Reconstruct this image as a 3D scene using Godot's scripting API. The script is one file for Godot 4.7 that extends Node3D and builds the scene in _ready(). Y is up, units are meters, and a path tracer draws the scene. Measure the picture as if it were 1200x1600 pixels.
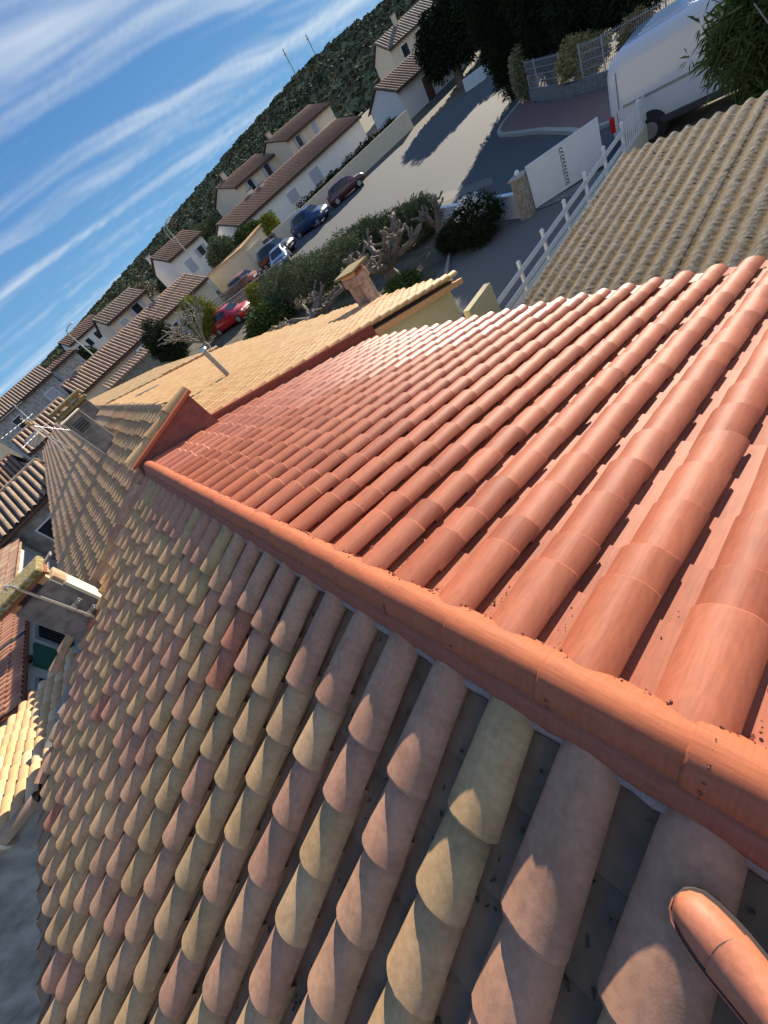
extends Node3D
# A tiler's view along a freshly laid terracotta ridge, over the neighbours' roofs and the street.
# World: -z runs along the ridge, +x is the street side, y is up, the ground below the house is y = 0.
const EYE := Vector3(0, 5.3, 0)
const PITCH := 0.3054          # 17.5 degrees, both slopes of the house
const SUN := Vector3(1.0, 0.45, -0.32)
var rng := RandomNumberGenerator.new()
var taken := {}
var shift := {}
var M := {}
var N := {}

# ------------------------------------------------------------------ nodes
func numbered(called: String) -> String:
	if not taken.has(called):
		taken[called] = 0
		return called
	taken[called] += 1
	return "%s_%03d" % [called, taken[called]]

func tag(o: Node3D, label: String, category: String, group := "") -> void:
	o.set_meta("label", label)
	o.set_meta("category", category)
	if group != "":
		o.set_meta("group", group)

# A thing whose parts are given in world coordinates unless local is true.
func thing(called: String, label: String, category: String, base: Vector3, group := "", local := false, yaw := 0.0) -> Node3D:
	var o := Node3D.new()
	o.name = numbered(called)
	add_child(o)
	o.position = base
	o.rotation.y = yaw
	tag(o, label, category, group)
	shift[o] = Vector3.ZERO if local else -base
	return o

func as_mesh(s) -> Mesh:
	if s is SurfaceTool:
		s.generate_normals()
		return s.commit()
	return s

func part(called: String, s, m: Material, parent: Node3D) -> MeshInstance3D:
	var o := MeshInstance3D.new()
	o.name = called
	o.mesh = as_mesh(s)
	o.material_override = m
	parent.add_child(o, true)
	if shift.has(parent):
		o.position = shift[parent]
	return o

func single(called: String, s, m: Material, label: String, category: String, group := "") -> MeshInstance3D:
	var o := MeshInstance3D.new()
	o.name = numbered(called)
	o.mesh = as_mesh(s)
	o.material_override = m
	add_child(o)
	tag(o, label, category, group)
	return o

func setting(called: String, s, m: Material) -> MeshInstance3D:
	var o := MeshInstance3D.new()
	o.name = numbered(called)
	o.mesh = as_mesh(s)
	o.material_override = m
	add_child(o)
	o.set_meta("kind", "structure")
	return o

func many(called: String, mesh: Mesh, m: Material, places: Array, tints, parent: Node3D, stuff := true) -> MultiMeshInstance3D:
	var mm := MultiMesh.new()
	mm.transform_format = MultiMesh.TRANSFORM_3D
	mm.use_colors = tints != null
	mm.mesh = mesh
	mm.instance_count = places.size()
	for i in places.size():
		mm.set_instance_transform(i, places[i])
		if tints != null:
			mm.set_instance_color(i, tints[i])
	var o := MultiMeshInstance3D.new()
	o.name = called
	o.multimesh = mm
	o.material_override = m
	parent.add_child(o, true)
	if shift.has(parent):
		o.position = shift[parent]
	if stuff:
		o.set_meta("kind", "stuff")
	return o

# ------------------------------------------------------------------ shapes
func st() -> SurfaceTool:
	var s := SurfaceTool.new()
	s.begin(Mesh.PRIMITIVE_TRIANGLES)
	s.set_smooth_group(-1)
	return s

func tri(s: SurfaceTool, a: Vector3, b: Vector3, c: Vector3) -> void:   # counter-clockwise seen from outside
	s.add_vertex(a)
	s.add_vertex(c)
	s.add_vertex(b)

func quad(s: SurfaceTool, a: Vector3, b: Vector3, c: Vector3, d: Vector3) -> void:
	tri(s, a, b, c)
	tri(s, a, c, d)

func box(s: SurfaceTool, c: Vector3, size: Vector3, b := Basis()) -> void:
	s.set_smooth_group(-1)
	var h := size * 0.5
	var p := []
	for i in 8:
		p.append(c + b * Vector3(h.x if i & 1 else -h.x, h.y if i & 2 else -h.y, h.z if i & 4 else -h.z))
	quad(s, p[4], p[5], p[7], p[6])
	quad(s, p[1], p[0], p[2], p[3])
	quad(s, p[5], p[1], p[3], p[7])
	quad(s, p[0], p[4], p[6], p[2])
	quad(s, p[6], p[7], p[3], p[2])
	quad(s, p[0], p[1], p[5], p[4])

# box with chamfered edges
func soft_box(s: SurfaceTool, c: Vector3, size: Vector3, r: float, b := Basis()) -> void:
	var h := size * 0.5
	var rings := []
	for k in 4:
		var yy: float = [-h.y, -h.y + r, h.y - r, h.y][k]
		var d: float = r if k == 0 or k == 3 else 0.0
		var x := h.x - d
		var z := h.z - d
		rings.append([Vector3(x - r, yy, z), Vector3(x, yy, z - r), Vector3(x, yy, -z + r), Vector3(x - r, yy, -z), Vector3(-x + r, yy, -z), Vector3(-x, yy, -z + r), Vector3(-x, yy, z - r), Vector3(-x + r, yy, z)])
	for k in 4:
		for i in 8:
			rings[k][i] = c + b * rings[k][i]
	loft(s, rings, -1, true)

# closed rings, counter-clockwise when seen from the end they advance towards ... walls face outwards
func loft(s: SurfaceTool, rings: Array, group := 0, caps := true) -> void:
	s.set_smooth_group(group)
	var n: int = rings[0].size()
	for k in rings.size() - 1:
		for i in n:
			var j := (i + 1) % n
			quad(s, rings[k][i], rings[k][j], rings[k + 1][j], rings[k + 1][i])
	if caps:
		s.set_smooth_group(-1)
		for e in [0, rings.size() - 1]:
			var mid := Vector3.ZERO
			for p in rings[e]:
				mid += p / float(n)
			for i in n:
				var j := (i + 1) % n
				if e == 0:
					tri(s, mid, rings[e][j], rings[e][i])
				else:
					tri(s, mid, rings[e][i], rings[e][j])

func tube(s: SurfaceTool, pts: Array, radii: Array, seg := 8, knob := 0.0) -> void:
	var rings := []
	var side := Vector3.ZERO
	for k in pts.size():
		var t: Vector3 = (pts[mini(k + 1, pts.size() - 1)] - pts[maxi(k - 1, 0)]).normalized()
		if side == Vector3.ZERO:
			side = t.cross(Vector3.UP if absf(t.y) < 0.9 else Vector3.RIGHT).normalized()
		side = (side - t * side.dot(t)).normalized()
		var up := side.cross(t)
		var ring := []
		for i in seg:
			var a := -TAU * i / seg
			var r: float = radii[k] * (1.0 + (rng.randf_range(-knob, knob) if knob > 0.0 else 0.0))
			ring.append(pts[k] + (side * cos(a) + up * sin(a)) * r)
		rings.append(ring)
	loft(s, rings, 0, true)

func rod(s: SurfaceTool, a: Vector3, b: Vector3, r: float, seg := 8) -> void:
	tube(s, [a, b], [r, r], seg)

func bar(s: SurfaceTool, a: Vector3, b: Vector3, w: float, h: float) -> void:   # beam from a to b, w across, h high
	var t := (b - a).normalized()
	var side := Vector3.UP.cross(t).normalized() if absf(t.y) < 0.98 else Vector3.RIGHT
	box(s, (a + b) * 0.5, Vector3(w, h, (b - a).length()), Basis(side, t.cross(side), t))

# polygon in a plane (o + u*x + v*y), pushed out by depth along n = u x v
func prism(s: SurfaceTool, poly: Array, o: Vector3, u: Vector3, v: Vector3, depth: float) -> void:
	s.set_smooth_group(-1)
	var n := u.cross(v).normalized()
	var flat := PackedVector2Array(poly)
	if Geometry2D.is_polygon_clockwise(flat):
		flat.reverse()
	var idx := Geometry2D.triangulate_polygon(flat)
	var top := []
	var low := []
	for p in flat:
		low.append(o + u * p.x + v * p.y)
		top.append(o + u * p.x + v * p.y + n * depth)
	for k in range(0, idx.size(), 3):
		var a := flat[idx[k]]
		var b := flat[idx[k + 1]]
		var c := flat[idx[k + 2]]
		var i := [idx[k], idx[k + 1], idx[k + 2]]
		if (b - a).cross(c - a) < 0.0:
			i = [idx[k], idx[k + 2], idx[k + 1]]
		tri(s, top[i[0]], top[i[1]], top[i[2]])
		tri(s, low[i[0]], low[i[2]], low[i[1]])
	for k in flat.size():
		var j := (k + 1) % flat.size()
		quad(s, low[k], low[j], top[j], top[k])

# ------------------------------------------------------------------ textures and materials
func lin(r: float, g: float, b: float) -> Color:
	return Color(r, g, b).linear_to_srgb()

func noise_tex(seed_no: int, freq: float, lo: float, hi: float, octaves := 4, kind := FastNoiseLite.TYPE_SIMPLEX_SMOOTH, size := 512) -> NoiseTexture2D:
	var n := FastNoiseLite.new()
	n.seed = seed_no
	n.frequency = freq
	n.noise_type = kind
	n.fractal_octaves = octaves
	n.fractal_gain = 0.58
	var t := NoiseTexture2D.new()
	t.width = size
	t.height = size
	t.seamless = true
	t.noise = n
	var g := Gradient.new()
	g.set_color(0, lin(lo, lo, lo))
	g.set_color(1, lin(hi, hi, hi))
	t.color_ramp = g
	return t

func ramp_tex(seed_no: int, freq: float, stops: Array, octaves := 4, size := 512) -> NoiseTexture2D:
	var t := noise_tex(seed_no, freq, 0, 1, octaves, FastNoiseLite.TYPE_SIMPLEX_SMOOTH, size)
	var g := Gradient.new()
	g.set_offset(0, stops[0][0])
	g.set_color(0, stops[0][1])
	g.set_offset(1, stops[-1][0])
	g.set_color(1, stops[-1][1])
	for k in range(1, stops.size() - 1):
		g.add_point(stops[k][0], stops[k][1])
	t.color_ramp = g
	return t

func mat(c: Color, rough: float, tex: Texture2D = null, scale := Vector3.ONE, relief := 0.0, spec := 0.5, bumps: Texture2D = null) -> StandardMaterial3D:
	var m := StandardMaterial3D.new()
	m.albedo_color = c
	m.roughness = rough
	m.metallic_specular = spec
	if tex:
		m.albedo_texture = tex
		m.uv1_triplanar = true
		m.uv1_world_triplanar = true
		m.uv1_scale = scale
		if relief > 0.0:
			m.heightmap_enabled = true
			m.heightmap_texture = bumps if bumps else tex
			m.heightmap_scale = relief
	return m

# a second, broader pattern laid over the first: dust and weather that run across neighbouring tiles
func weather(m: StandardMaterial3D, tex: Texture2D, scale: float) -> void:
	m.detail_enabled = true
	m.detail_blend_mode = BaseMaterial3D.BLEND_MODE_MUL
	m.detail_albedo = tex
	m.detail_uv_layer = BaseMaterial3D.DETAIL_UV_2
	m.uv2_triplanar = true
	m.uv2_world_triplanar = true
	m.uv2_scale = Vector3(scale, scale, scale)

func metal(c: Color, rough: float) -> StandardMaterial3D:
	var m := mat(c, rough)
	m.metallic = 0.85
	return m

func paint(c: Color) -> StandardMaterial3D:
	var m := mat(c, 0.35)
	m.clearcoat_enabled = true
	m.clearcoat = 0.8
	m.clearcoat_roughness = 0.06
	return m

func make_materials() -> void:
	N.fine = noise_tex(3, 0.035, 0.72, 1.12, 5)
	N.patch = noise_tex(7, 0.009, 0.66, 1.18, 5)
	N.soft = noise_tex(27, 0.012, 0.90, 1.06, 5)
	N.weather = noise_tex(41, 0.010, 0.62, 1.22, 6)
	N.weather.noise.fractal_gain = 0.66
	N.dust = noise_tex(43, 0.008, 0.78, 1.12, 6)
	N.dust.noise.fractal_gain = 0.64
	N.streak = noise_tex(11, 0.02, 0.74, 1.14, 4)
	N.grain = noise_tex(13, 0.11, 0.55, 1.2, 3)
	N.stain = noise_tex(17, 0.006, 0.45, 1.2, 6)
	N.pits = noise_tex(19, 0.05, 0.2, 1.15, 3, FastNoiseLite.TYPE_CELLULAR)
	N.pull = noise_tex(31, 0.07, 0.70, 1.16, 5, FastNoiseLite.TYPE_SIMPLEX_SMOOTH, 512)     # extrusion streaks down the slope
	N.pull.width = 48
	N.pull_ridge = noise_tex(33, 0.07, 0.70, 1.16, 5, FastNoiseLite.TYPE_SIMPLEX_SMOOTH, 512)
	N.pull_ridge.height = 48
	N.skin = noise_tex(37, 0.16, 0.3, 1.0, 2)
	var lng := Vector3(1.9, 1.9, 1.9)
	M.red = []
	for t in [[0.405, 0.122, 0.064], [0.365, 0.106, 0.056], [0.435, 0.138, 0.076], [0.345, 0.098, 0.052], [0.415, 0.132, 0.074]]:
		M.red.append(mat(lin(t[0], t[1], t[2]), 0.60, N.pull, lng, 0.045, 0.34, N.skin))
		weather(M.red[-1], N.dust, 0.7)
	M.ridge = mat(lin(0.41, 0.125, 0.060), 0.65, N.pull_ridge, Vector3(2.3, 2.3, 2.3), 0.05, 0.3, N.skin)
	M.red_band = mat(lin(0.33, 0.110, 0.066), 0.75, N.pull_ridge, Vector3(2.3, 2.3, 2.3), 0.1, 0.3, N.skin)
	M.crumb = mat(lin(0.24, 0.075, 0.045), 0.9)
	M.red_dark = mat(lin(0.20, 0.042, 0.026), 0.55, N.patch, Vector3(1.2, 1.2, 1.2), 0.1)
	M.red_wash = mat(lin(0.20, 0.066, 0.056), 0.5, N.patch, Vector3(0.8, 1.6, 0.8), 0.1)
	M.mortar_red = mat(lin(0.33, 0.11, 0.07), 0.9, N.pits, Vector3(3, 3, 3), 0.8)
	M.mortar_grey = mat(lin(0.36, 0.26, 0.22), 0.92, N.grain, Vector3(2, 2, 2), 0.5)
	M.grit = mat(lin(0.20, 0.125, 0.08), 0.95, N.pits, Vector3(3, 3, 3), 0.9)
	M.old = []
	for t in [[0.53, 0.340, 0.172], [0.52, 0.328, 0.176], [0.54, 0.325, 0.188], [0.53, 0.300, 0.182], [0.50, 0.268, 0.172], [0.46, 0.190, 0.118], [0.485, 0.320, 0.165], [0.56, 0.362, 0.200]]:
		M.old.append(mat(lin(t[0], t[1], t[2]), 0.82, N.fine, Vector3(1.7, 1.7, 2.2), 0.06, 0.3, N.skin))
		weather(M.old[-1], N.weather, 0.9)
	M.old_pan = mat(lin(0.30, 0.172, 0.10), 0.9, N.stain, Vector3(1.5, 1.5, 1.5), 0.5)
	M.old_far = mat(Color.WHITE, 0.8, N.fine, Vector3(1.2, 1.2, 1.2))
	M.old_far.vertex_color_use_as_albedo = true
	M.red_far = mat(Color.WHITE, 0.5, N.streak, lng, 0.05)
	M.red_far.vertex_color_use_as_albedo = true
	M.yellow = []
	for t in [[0.571, 0.353, 0.155], [0.537, 0.321, 0.139], [0.597, 0.385, 0.185], [0.545, 0.297, 0.139], [0.588, 0.369, 0.16]]:
		M.yellow.append(mat(lin(t[0], t[1], t[2]), 0.65, N.fine, Vector3(1.2, 1.2, 2.0), 0.05, 0.4))
	M.dark_bed = mat(lin(0.05, 0.035, 0.03), 0.95)
	M.cream = mat(lin(0.46, 0.42, 0.27), 0.9, N.soft, Vector3(0.5, 0.5, 0.5), 0.15)
	M.cream_pale = mat(lin(0.62, 0.55, 0.42), 0.9, N.soft, Vector3(0.3, 0.3, 0.3), 0.2)
	M.white_wall = mat(lin(0.72, 0.71, 0.68), 0.9, N.soft, Vector3(0.3, 0.3, 0.3), 0.2)
	M.stucco = mat(lin(0.40, 0.40, 0.40), 0.95, N.stain, Vector3(0.7, 0.7, 0.7), 0.5)
	M.concrete = mat(lin(0.27, 0.25, 0.225), 0.92, N.stain, Vector3(1.3, 1.3, 1.3), 0.4)
	M.concrete_dark = mat(lin(0.22, 0.20, 0.19), 0.92, N.stain, Vector3(1.7, 1.7, 1.7), 0.4)
	var moss := ramp_tex(23, 0.02, [[0.0, lin(0.10, 0.085, 0.03)], [0.40, lin(0.19, 0.135, 0.03)], [0.56, lin(0.26, 0.185, 0.05)], [0.68, lin(0.27, 0.25, 0.20)], [1.0, lin(0.36, 0.34, 0.30)]], 5)
	M.moss = mat(Color.WHITE, 0.95, moss, Vector3(2.2, 2.2, 2.2), 1.0)
	M.asphalt = mat(lin(0.083, 0.090, 0.096), 0.9, N.grain, Vector3(0.5, 0.5, 0.5), 0.3)
	M.asphalt_patch = mat(lin(0.16, 0.158, 0.14), 0.92, N.grain, Vector3(0.6, 0.6, 0.6), 0.3)
	M.paver = mat(lin(0.26, 0.155, 0.13), 0.9, N.grain, Vector3(1, 1, 1), 0.3)
	M.kerb = mat(lin(0.44, 0.40, 0.33), 0.9, N.patch, Vector3(1, 1, 1), 0.2)
	M.gravel = mat(lin(0.33, 0.305, 0.27), 0.95, N.pits, Vector3(2.5, 2.5, 2.5), 2.0)
	M.soil = mat(lin(0.13, 0.115, 0.075), 0.95, N.stain, Vector3(0.35, 0.35, 0.35), 2.0)
	M.bark = mat(lin(0.20, 0.155, 0.12), 0.92, N.grain, Vector3(3, 1.2, 3), 1.2)
	M.bark_grey = mat(lin(0.25, 0.225, 0.20), 0.92, N.grain, Vector3(3, 1.2, 3), 1.0)
	M.white_paint = mat(lin(0.74, 0.75, 0.76), 0.45, N.soft, Vector3(0.6, 0.6, 0.6))
	M.galv = metal(lin(0.55, 0.56, 0.56), 0.38)
	M.galv_dull = metal(lin(0.36, 0.36, 0.35), 0.55)
	M.dark_metal = mat(lin(0.045, 0.048, 0.055), 0.5)
	M.glass = mat(lin(0.02, 0.025, 0.032), 0.08)
	M.black = mat(lin(0.018, 0.018, 0.02), 0.6)
	M.tyre = mat(lin(0.022, 0.022, 0.023), 0.85)
	M.brown_wood = mat(lin(0.11, 0.055, 0.04), 0.8, N.streak, Vector3(2, 0.5, 2))
	M.shutter = mat(lin(0.36, 0.38, 0.43), 0.7)
	M.leaf = []
	for t in [[0.055, 0.085, 0.030], [0.040, 0.058, 0.022], [0.105, 0.125, 0.075], [0.175, 0.185, 0.035], [0.020, 0.030, 0.015], [0.075, 0.095, 0.05]]:
		var m := mat(lin(t[0] * 1.15, t[1] * 1.15, t[2] * 1.15), 0.75, null, Vector3.ONE, 0.0, 0.2)
		m.vertex_color_use_as_albedo = true
		m.backlight_enabled = true
		m.backlight = lin(t[0] * 0.5, t[1] * 0.6, t[2] * 0.4)
		M.leaf.append(m)
	M.flower = mat(lin(0.8, 0.8, 0.76), 0.7)
	M.tile_brown = mat(lin(0.34, 0.245, 0.165), 0.85, N.stain, Vector3(0.5, 0.5, 0.5), 0.2)
	M.tile_umber = mat(lin(0.27, 0.155, 0.095), 0.85, N.stain, Vector3(0.5, 0.5, 0.5), 0.2)
	M.tile_rose = mat(lin(0.44, 0.29, 0.19), 0.85, N.stain, Vector3(0.5, 0.5, 0.5), 0.2)
	M.tile_red = mat(lin(0.38, 0.12, 0.07), 0.85, N.stain, Vector3(0.5, 0.5, 0.5), 0.2)
	M.tile_orange = []
	for t in [[0.62, 0.37, 0.17], [0.66, 0.41, 0.20], [0.58, 0.34, 0.16], [0.68, 0.46, 0.26]]:
		M.tile_orange.append(mat(lin(t[0], t[1], t[2]), 0.75, N.fine, Vector3(1.5, 1.5, 1.5), 0.05))
	M.yellow_paint = mat(lin(0.62, 0.55, 0.06), 0.6)
	M.leather = mat(lin(0.46, 0.16, 0.085), 0.6, N.fine, Vector3(4, 4, 4), 0.03)
	M.sole = mat(lin(0.07, 0.055, 0.05), 0.8)

# ------------------------------------------------------------------ lie of the land
func hill_angle(az: float) -> float:      # degrees above the eye of the wooded skyline
	var t := [[-60.0, 1.6], [-3.0, 1.8], [4.0, 2.9], [9.6, 3.3], [15.0, 3.8], [20.0, 4.15], [28.0, 4.9], [35.0, 5.5], [45.0, 5.9], [52.0, 5.2], [64.0, 4.6], [100.0, 3.0]]
	if az <= t[0][0]:
		return t[0][1]
	for k in t.size() - 1:
		if az < t[k + 1][0]:
			return lerpf(t[k][1], t[k + 1][1], (az - t[k][0]) / (t[k + 1][0] - t[k][0]))
	return 3.0

func land(x: float, z: float) -> float:
	var r := sqrt(x * x + z * z)
	var y := 0.0
	if r > 25.0:
		y = 0.06 * (r - 28.0) if r > 31.0 else 0.06 * (r - 25.0) * (r - 25.0) / 12.0
	if r <= 110.0:
		return y
	y = 4.92
	var az := rad_to_deg(atan2(x, -z))
	var far := lerpf(640.0, 400.0, clampf(az / 45.0, 0.0, 1.0))
	var top := EYE.y + far * tan(deg_to_rad(hill_angle(az) - 0.75))
	var t := (r - 110.0) / (far - 110.0)
	if t < 1.0:
		return lerpf(y, top, pow(t, 1.35))
	return maxf(-5.0, top - (r - far) * 0.12)

func ground_mesh(poly: Array, lift: float, cell := 1.0) -> SurfaceTool:
	var s := st()
	s.set_smooth_group(0)
	var flat := PackedVector2Array(poly)
	var lo := flat[0]
	var hi := flat[0]
	for p in flat:
		lo = lo.min(p)
		hi = hi.max(p)
	for i in int(ceil((hi.x - lo.x) / cell)):
		for j in int(ceil((hi.y - lo.y) / cell)):
			var a := lo + Vector2(i, j) * cell
			var sq := PackedVector2Array([a, a + Vector2(cell, 0), a + Vector2(cell, cell), a + Vector2(0, cell)])
			for piece in Geometry2D.intersect_polygons(sq, flat):
				var idx := Geometry2D.triangulate_polygon(piece)
				for k in range(0, idx.size(), 3):
					var p := [piece[idx[k]], piece[idx[k + 1]], piece[idx[k + 2]]]
					if (p[1] - p[0]).cross(p[2] - p[0]) > 0.0:
						p.reverse()
					var v := []
					for q in p:
						v.append(Vector3(q.x, land(q.x, q.y) + lift, q.y))
					tri(s, v[0], v[1], v[2])
	return s

func at(x: float, z: float, h := 0.0) -> Vector3:
	return Vector3(x, land(x, z) + h, z)
# ------------------------------------------------------------------ sky
func sky_picture() -> ImageTexture:
	var w := 2048
	var h := 1024
	var im := Image.create(w, h, false, Image.FORMAT_RGBF)
	var a := FastNoiseLite.new()
	a.seed = 5
	a.frequency = 1.0
	a.fractal_octaves = 5
	a.fractal_gain = 0.55
	var b := FastNoiseLite.new()
	b.seed = 9
	b.frequency = 1.0
	b.fractal_octaves = 3
	var along := Vector2(0.996, -0.087)
	var cross := Vector2(0.087, 0.996)
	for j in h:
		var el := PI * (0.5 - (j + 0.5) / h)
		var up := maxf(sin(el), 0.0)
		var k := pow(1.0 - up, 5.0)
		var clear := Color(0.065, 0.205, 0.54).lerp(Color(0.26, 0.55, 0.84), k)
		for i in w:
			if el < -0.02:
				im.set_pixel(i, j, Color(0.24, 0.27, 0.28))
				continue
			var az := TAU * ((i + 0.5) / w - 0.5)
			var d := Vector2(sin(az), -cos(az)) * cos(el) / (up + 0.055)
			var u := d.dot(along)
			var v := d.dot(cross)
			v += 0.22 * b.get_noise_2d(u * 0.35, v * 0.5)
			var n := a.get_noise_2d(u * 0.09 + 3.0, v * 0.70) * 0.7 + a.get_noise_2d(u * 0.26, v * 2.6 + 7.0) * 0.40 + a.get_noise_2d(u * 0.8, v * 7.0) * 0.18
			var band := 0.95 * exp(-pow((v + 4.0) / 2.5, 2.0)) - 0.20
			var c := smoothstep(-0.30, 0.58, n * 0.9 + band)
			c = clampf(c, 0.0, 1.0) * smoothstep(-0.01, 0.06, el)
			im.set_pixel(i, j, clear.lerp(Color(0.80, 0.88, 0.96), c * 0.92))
	return ImageTexture.create_from_image(im)

func make_world() -> void:
	var cam := Camera3D.new()
	cam.name = "camera"
	cam.position = EYE
	# columns: right, up, back, worked out from the vanishing points of the ridge, the slopes and the uprights
	cam.basis = Basis(Vector3(0.54850724, -0.52552446, 0.65035671), Vector3(0.78990846, 0.58074311, -0.19693163), Vector3(-0.27419779, 0.62174069, 0.73365801)).orthonormalized()
	cam.fov = 105.17
	cam.near = 0.05
	cam.far = 3000.0
	add_child(cam)
	cam.current = true
	var env := Environment.new()
	env.background_mode = Environment.BG_SKY
	var sky := Sky.new()
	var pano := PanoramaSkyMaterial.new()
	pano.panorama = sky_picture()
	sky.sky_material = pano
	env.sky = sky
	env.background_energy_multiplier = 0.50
	env.tonemap_mode = Environment.TONE_MAPPER_LINEAR
	env.tonemap_exposure = 2.0
	env.sdfgi_enabled = true
	env.ssao_enabled = true
	env.ssil_enabled = true
	var we := WorldEnvironment.new()
	we.name = "surroundings"
	we.environment = env
	add_child(we)
	var sun := DirectionalLight3D.new()
	sun.name = "sun"
	sun.light_energy = 1.6
	sun.light_color = Color(1.0, 0.945, 0.86)
	sun.light_angular_distance = 0.5
	sun.shadow_enabled = true
	sun.position = SUN.normalized() * 50.0
	add_child(sun)
	sun.look_at_from_position(SUN.normalized() * 50.0, Vector3.ZERO)

func make_land() -> void:
	var radii := [0.0]
	var r := 0.0
	while r < 1500.0:
		r += 2.5 if r < 62.0 else 6.0 if r < 120.0 else 16.0 if r < 700.0 else 100.0
		radii.append(r)
	var s := st()
	s.set_smooth_group(0)
	var n := 180
	for k in radii.size() - 1:
		for i in n:
			var p := []
			for q in [[k, i], [k + 1, i], [k + 1, i + 1], [k, i + 1]]:
				var a: float = TAU * q[1] / n
				var x: float = radii[q[0]] * cos(a)
				var z: float = radii[q[0]] * sin(a)
				p.append(Vector3(x, land(x, z), z))
			tri(s, p[0], p[2], p[1])
			tri(s, p[0], p[3], p[2])
	setting("terrain", s, M.soil)
	var road := [Vector2(19.4, -4), Vector2(17.6, -5.6), Vector2(15.5, -9.2), Vector2(18.7, -16.6), Vector2(19.6, -20.5), Vector2(19.2, -28), Vector2(20.2, -32), Vector2(19.0, -36), Vector2(21.2, -42.2), Vector2(26.2, -42.6), Vector2(31, -40.2), Vector2(37, -36.6), Vector2(43, -29.0), Vector2(45.5, -25.6), Vector2(62, -27.5), Vector2(62, -20.8), Vector2(35, -18.8), Vector2(31.6, -17.2), Vector2(27.7, -16.9), Vector2(25.3, -14.6), Vector2(22.5, -11.2), Vector2(20.5, -8.8), Vector2(20.6, -5), Vector2(24, 4), Vector2(19.4, 4)]
	setting("road", ground_mesh(road, 0.03), M.asphalt)
	setting("road_patch", ground_mesh([Vector2(20.4, -13.4), Vector2(21.6, -14.2), Vector2(22.8, -18.6), Vector2(21.5, -18.2)], 0.036), M.asphalt_patch)
	var pave: Array = [Vector2(35, -18.6), Vector2(31.6, -17.3), Vector2(28.9, -17.3), Vector2(27.4, -16.7), Vector2(26.3, -15.3), Vector2(24.6, -13.0), Vector2(22.7, -11.0), Vector2(20.7, -8.7), Vector2(20.8, -5), Vector2(24.2, 4), Vector2(27, 4), Vector2(24.5, -6.5), Vector2(25.4, -10.2), Vector2(27.6, -13.4), Vector2(29.3, -15.4), Vector2(33, -16.6)]
	var front := smooth_line(pave.slice(0, 10))
	pave = front + pave.slice(10)
	setting("pavement", ground_mesh(pave, 0.14), M.paver)
	var kerbs := front
	for k in kerbs.size() - 1:     # kerb stones one metre long
		var a: Vector2 = kerbs[k]
		var b: Vector2 = kerbs[k + 1]
		var count := maxi(1, int((b - a).length() / 1.0))
		for i in count:
			var p := a.lerp(b, (i + 0.02) / count)
			var q := a.lerp(b, (i + 0.98) / count)
			var ks := st()
			bar(ks, at(p.x, p.y, 0.075), at(q.x, q.y, 0.075), 0.24, 0.16)
			setting("kerb", ks, M.kerb)
	setting("driveway", ground_mesh([Vector2(26.0, -42.5), Vector2(28.6, -40.9), Vector2(29.9, -42.4), Vector2(27.6, -44.2)], 0.05), M.paver)
	setting("courtyard", ground_mesh([Vector2(6.7, -5.9), Vector2(15.3, -5.9), Vector2(15.2, -9.0), Vector2(16.6, -12.5), Vector2(14.6, -12.0), Vector2(12.9, -11.8), Vector2(9.8, -12.4), Vector2(7.2, -12.6)], 0.012, 1.5), M.gravel)
	setting("path", ground_mesh([Vector2(15.3, -5.95), Vector2(17.2, -6.0), Vector2(15.3, -9.0)], 0.02), M.concrete)
	var ks2 := st()
	bar(ks2, Vector3(12.6, 0.05, -11.2), Vector3(15.2, 0.05, -12.6), 0.12, 0.14)
	setting("edging", ks2, M.kerb)

func smooth_line(p: Array) -> Array:
	var out := []
	for k in p.size() - 1:
		var a: Vector2 = p[maxi(k - 1, 0)]
		var d: Vector2 = p[mini(k + 2, p.size() - 1)]
		for j in 4:
			out.append(p[k].cubic_interpolate(p[k + 1], a, d, j / 4.0))
	out.append(p[-1])
	return out
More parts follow.
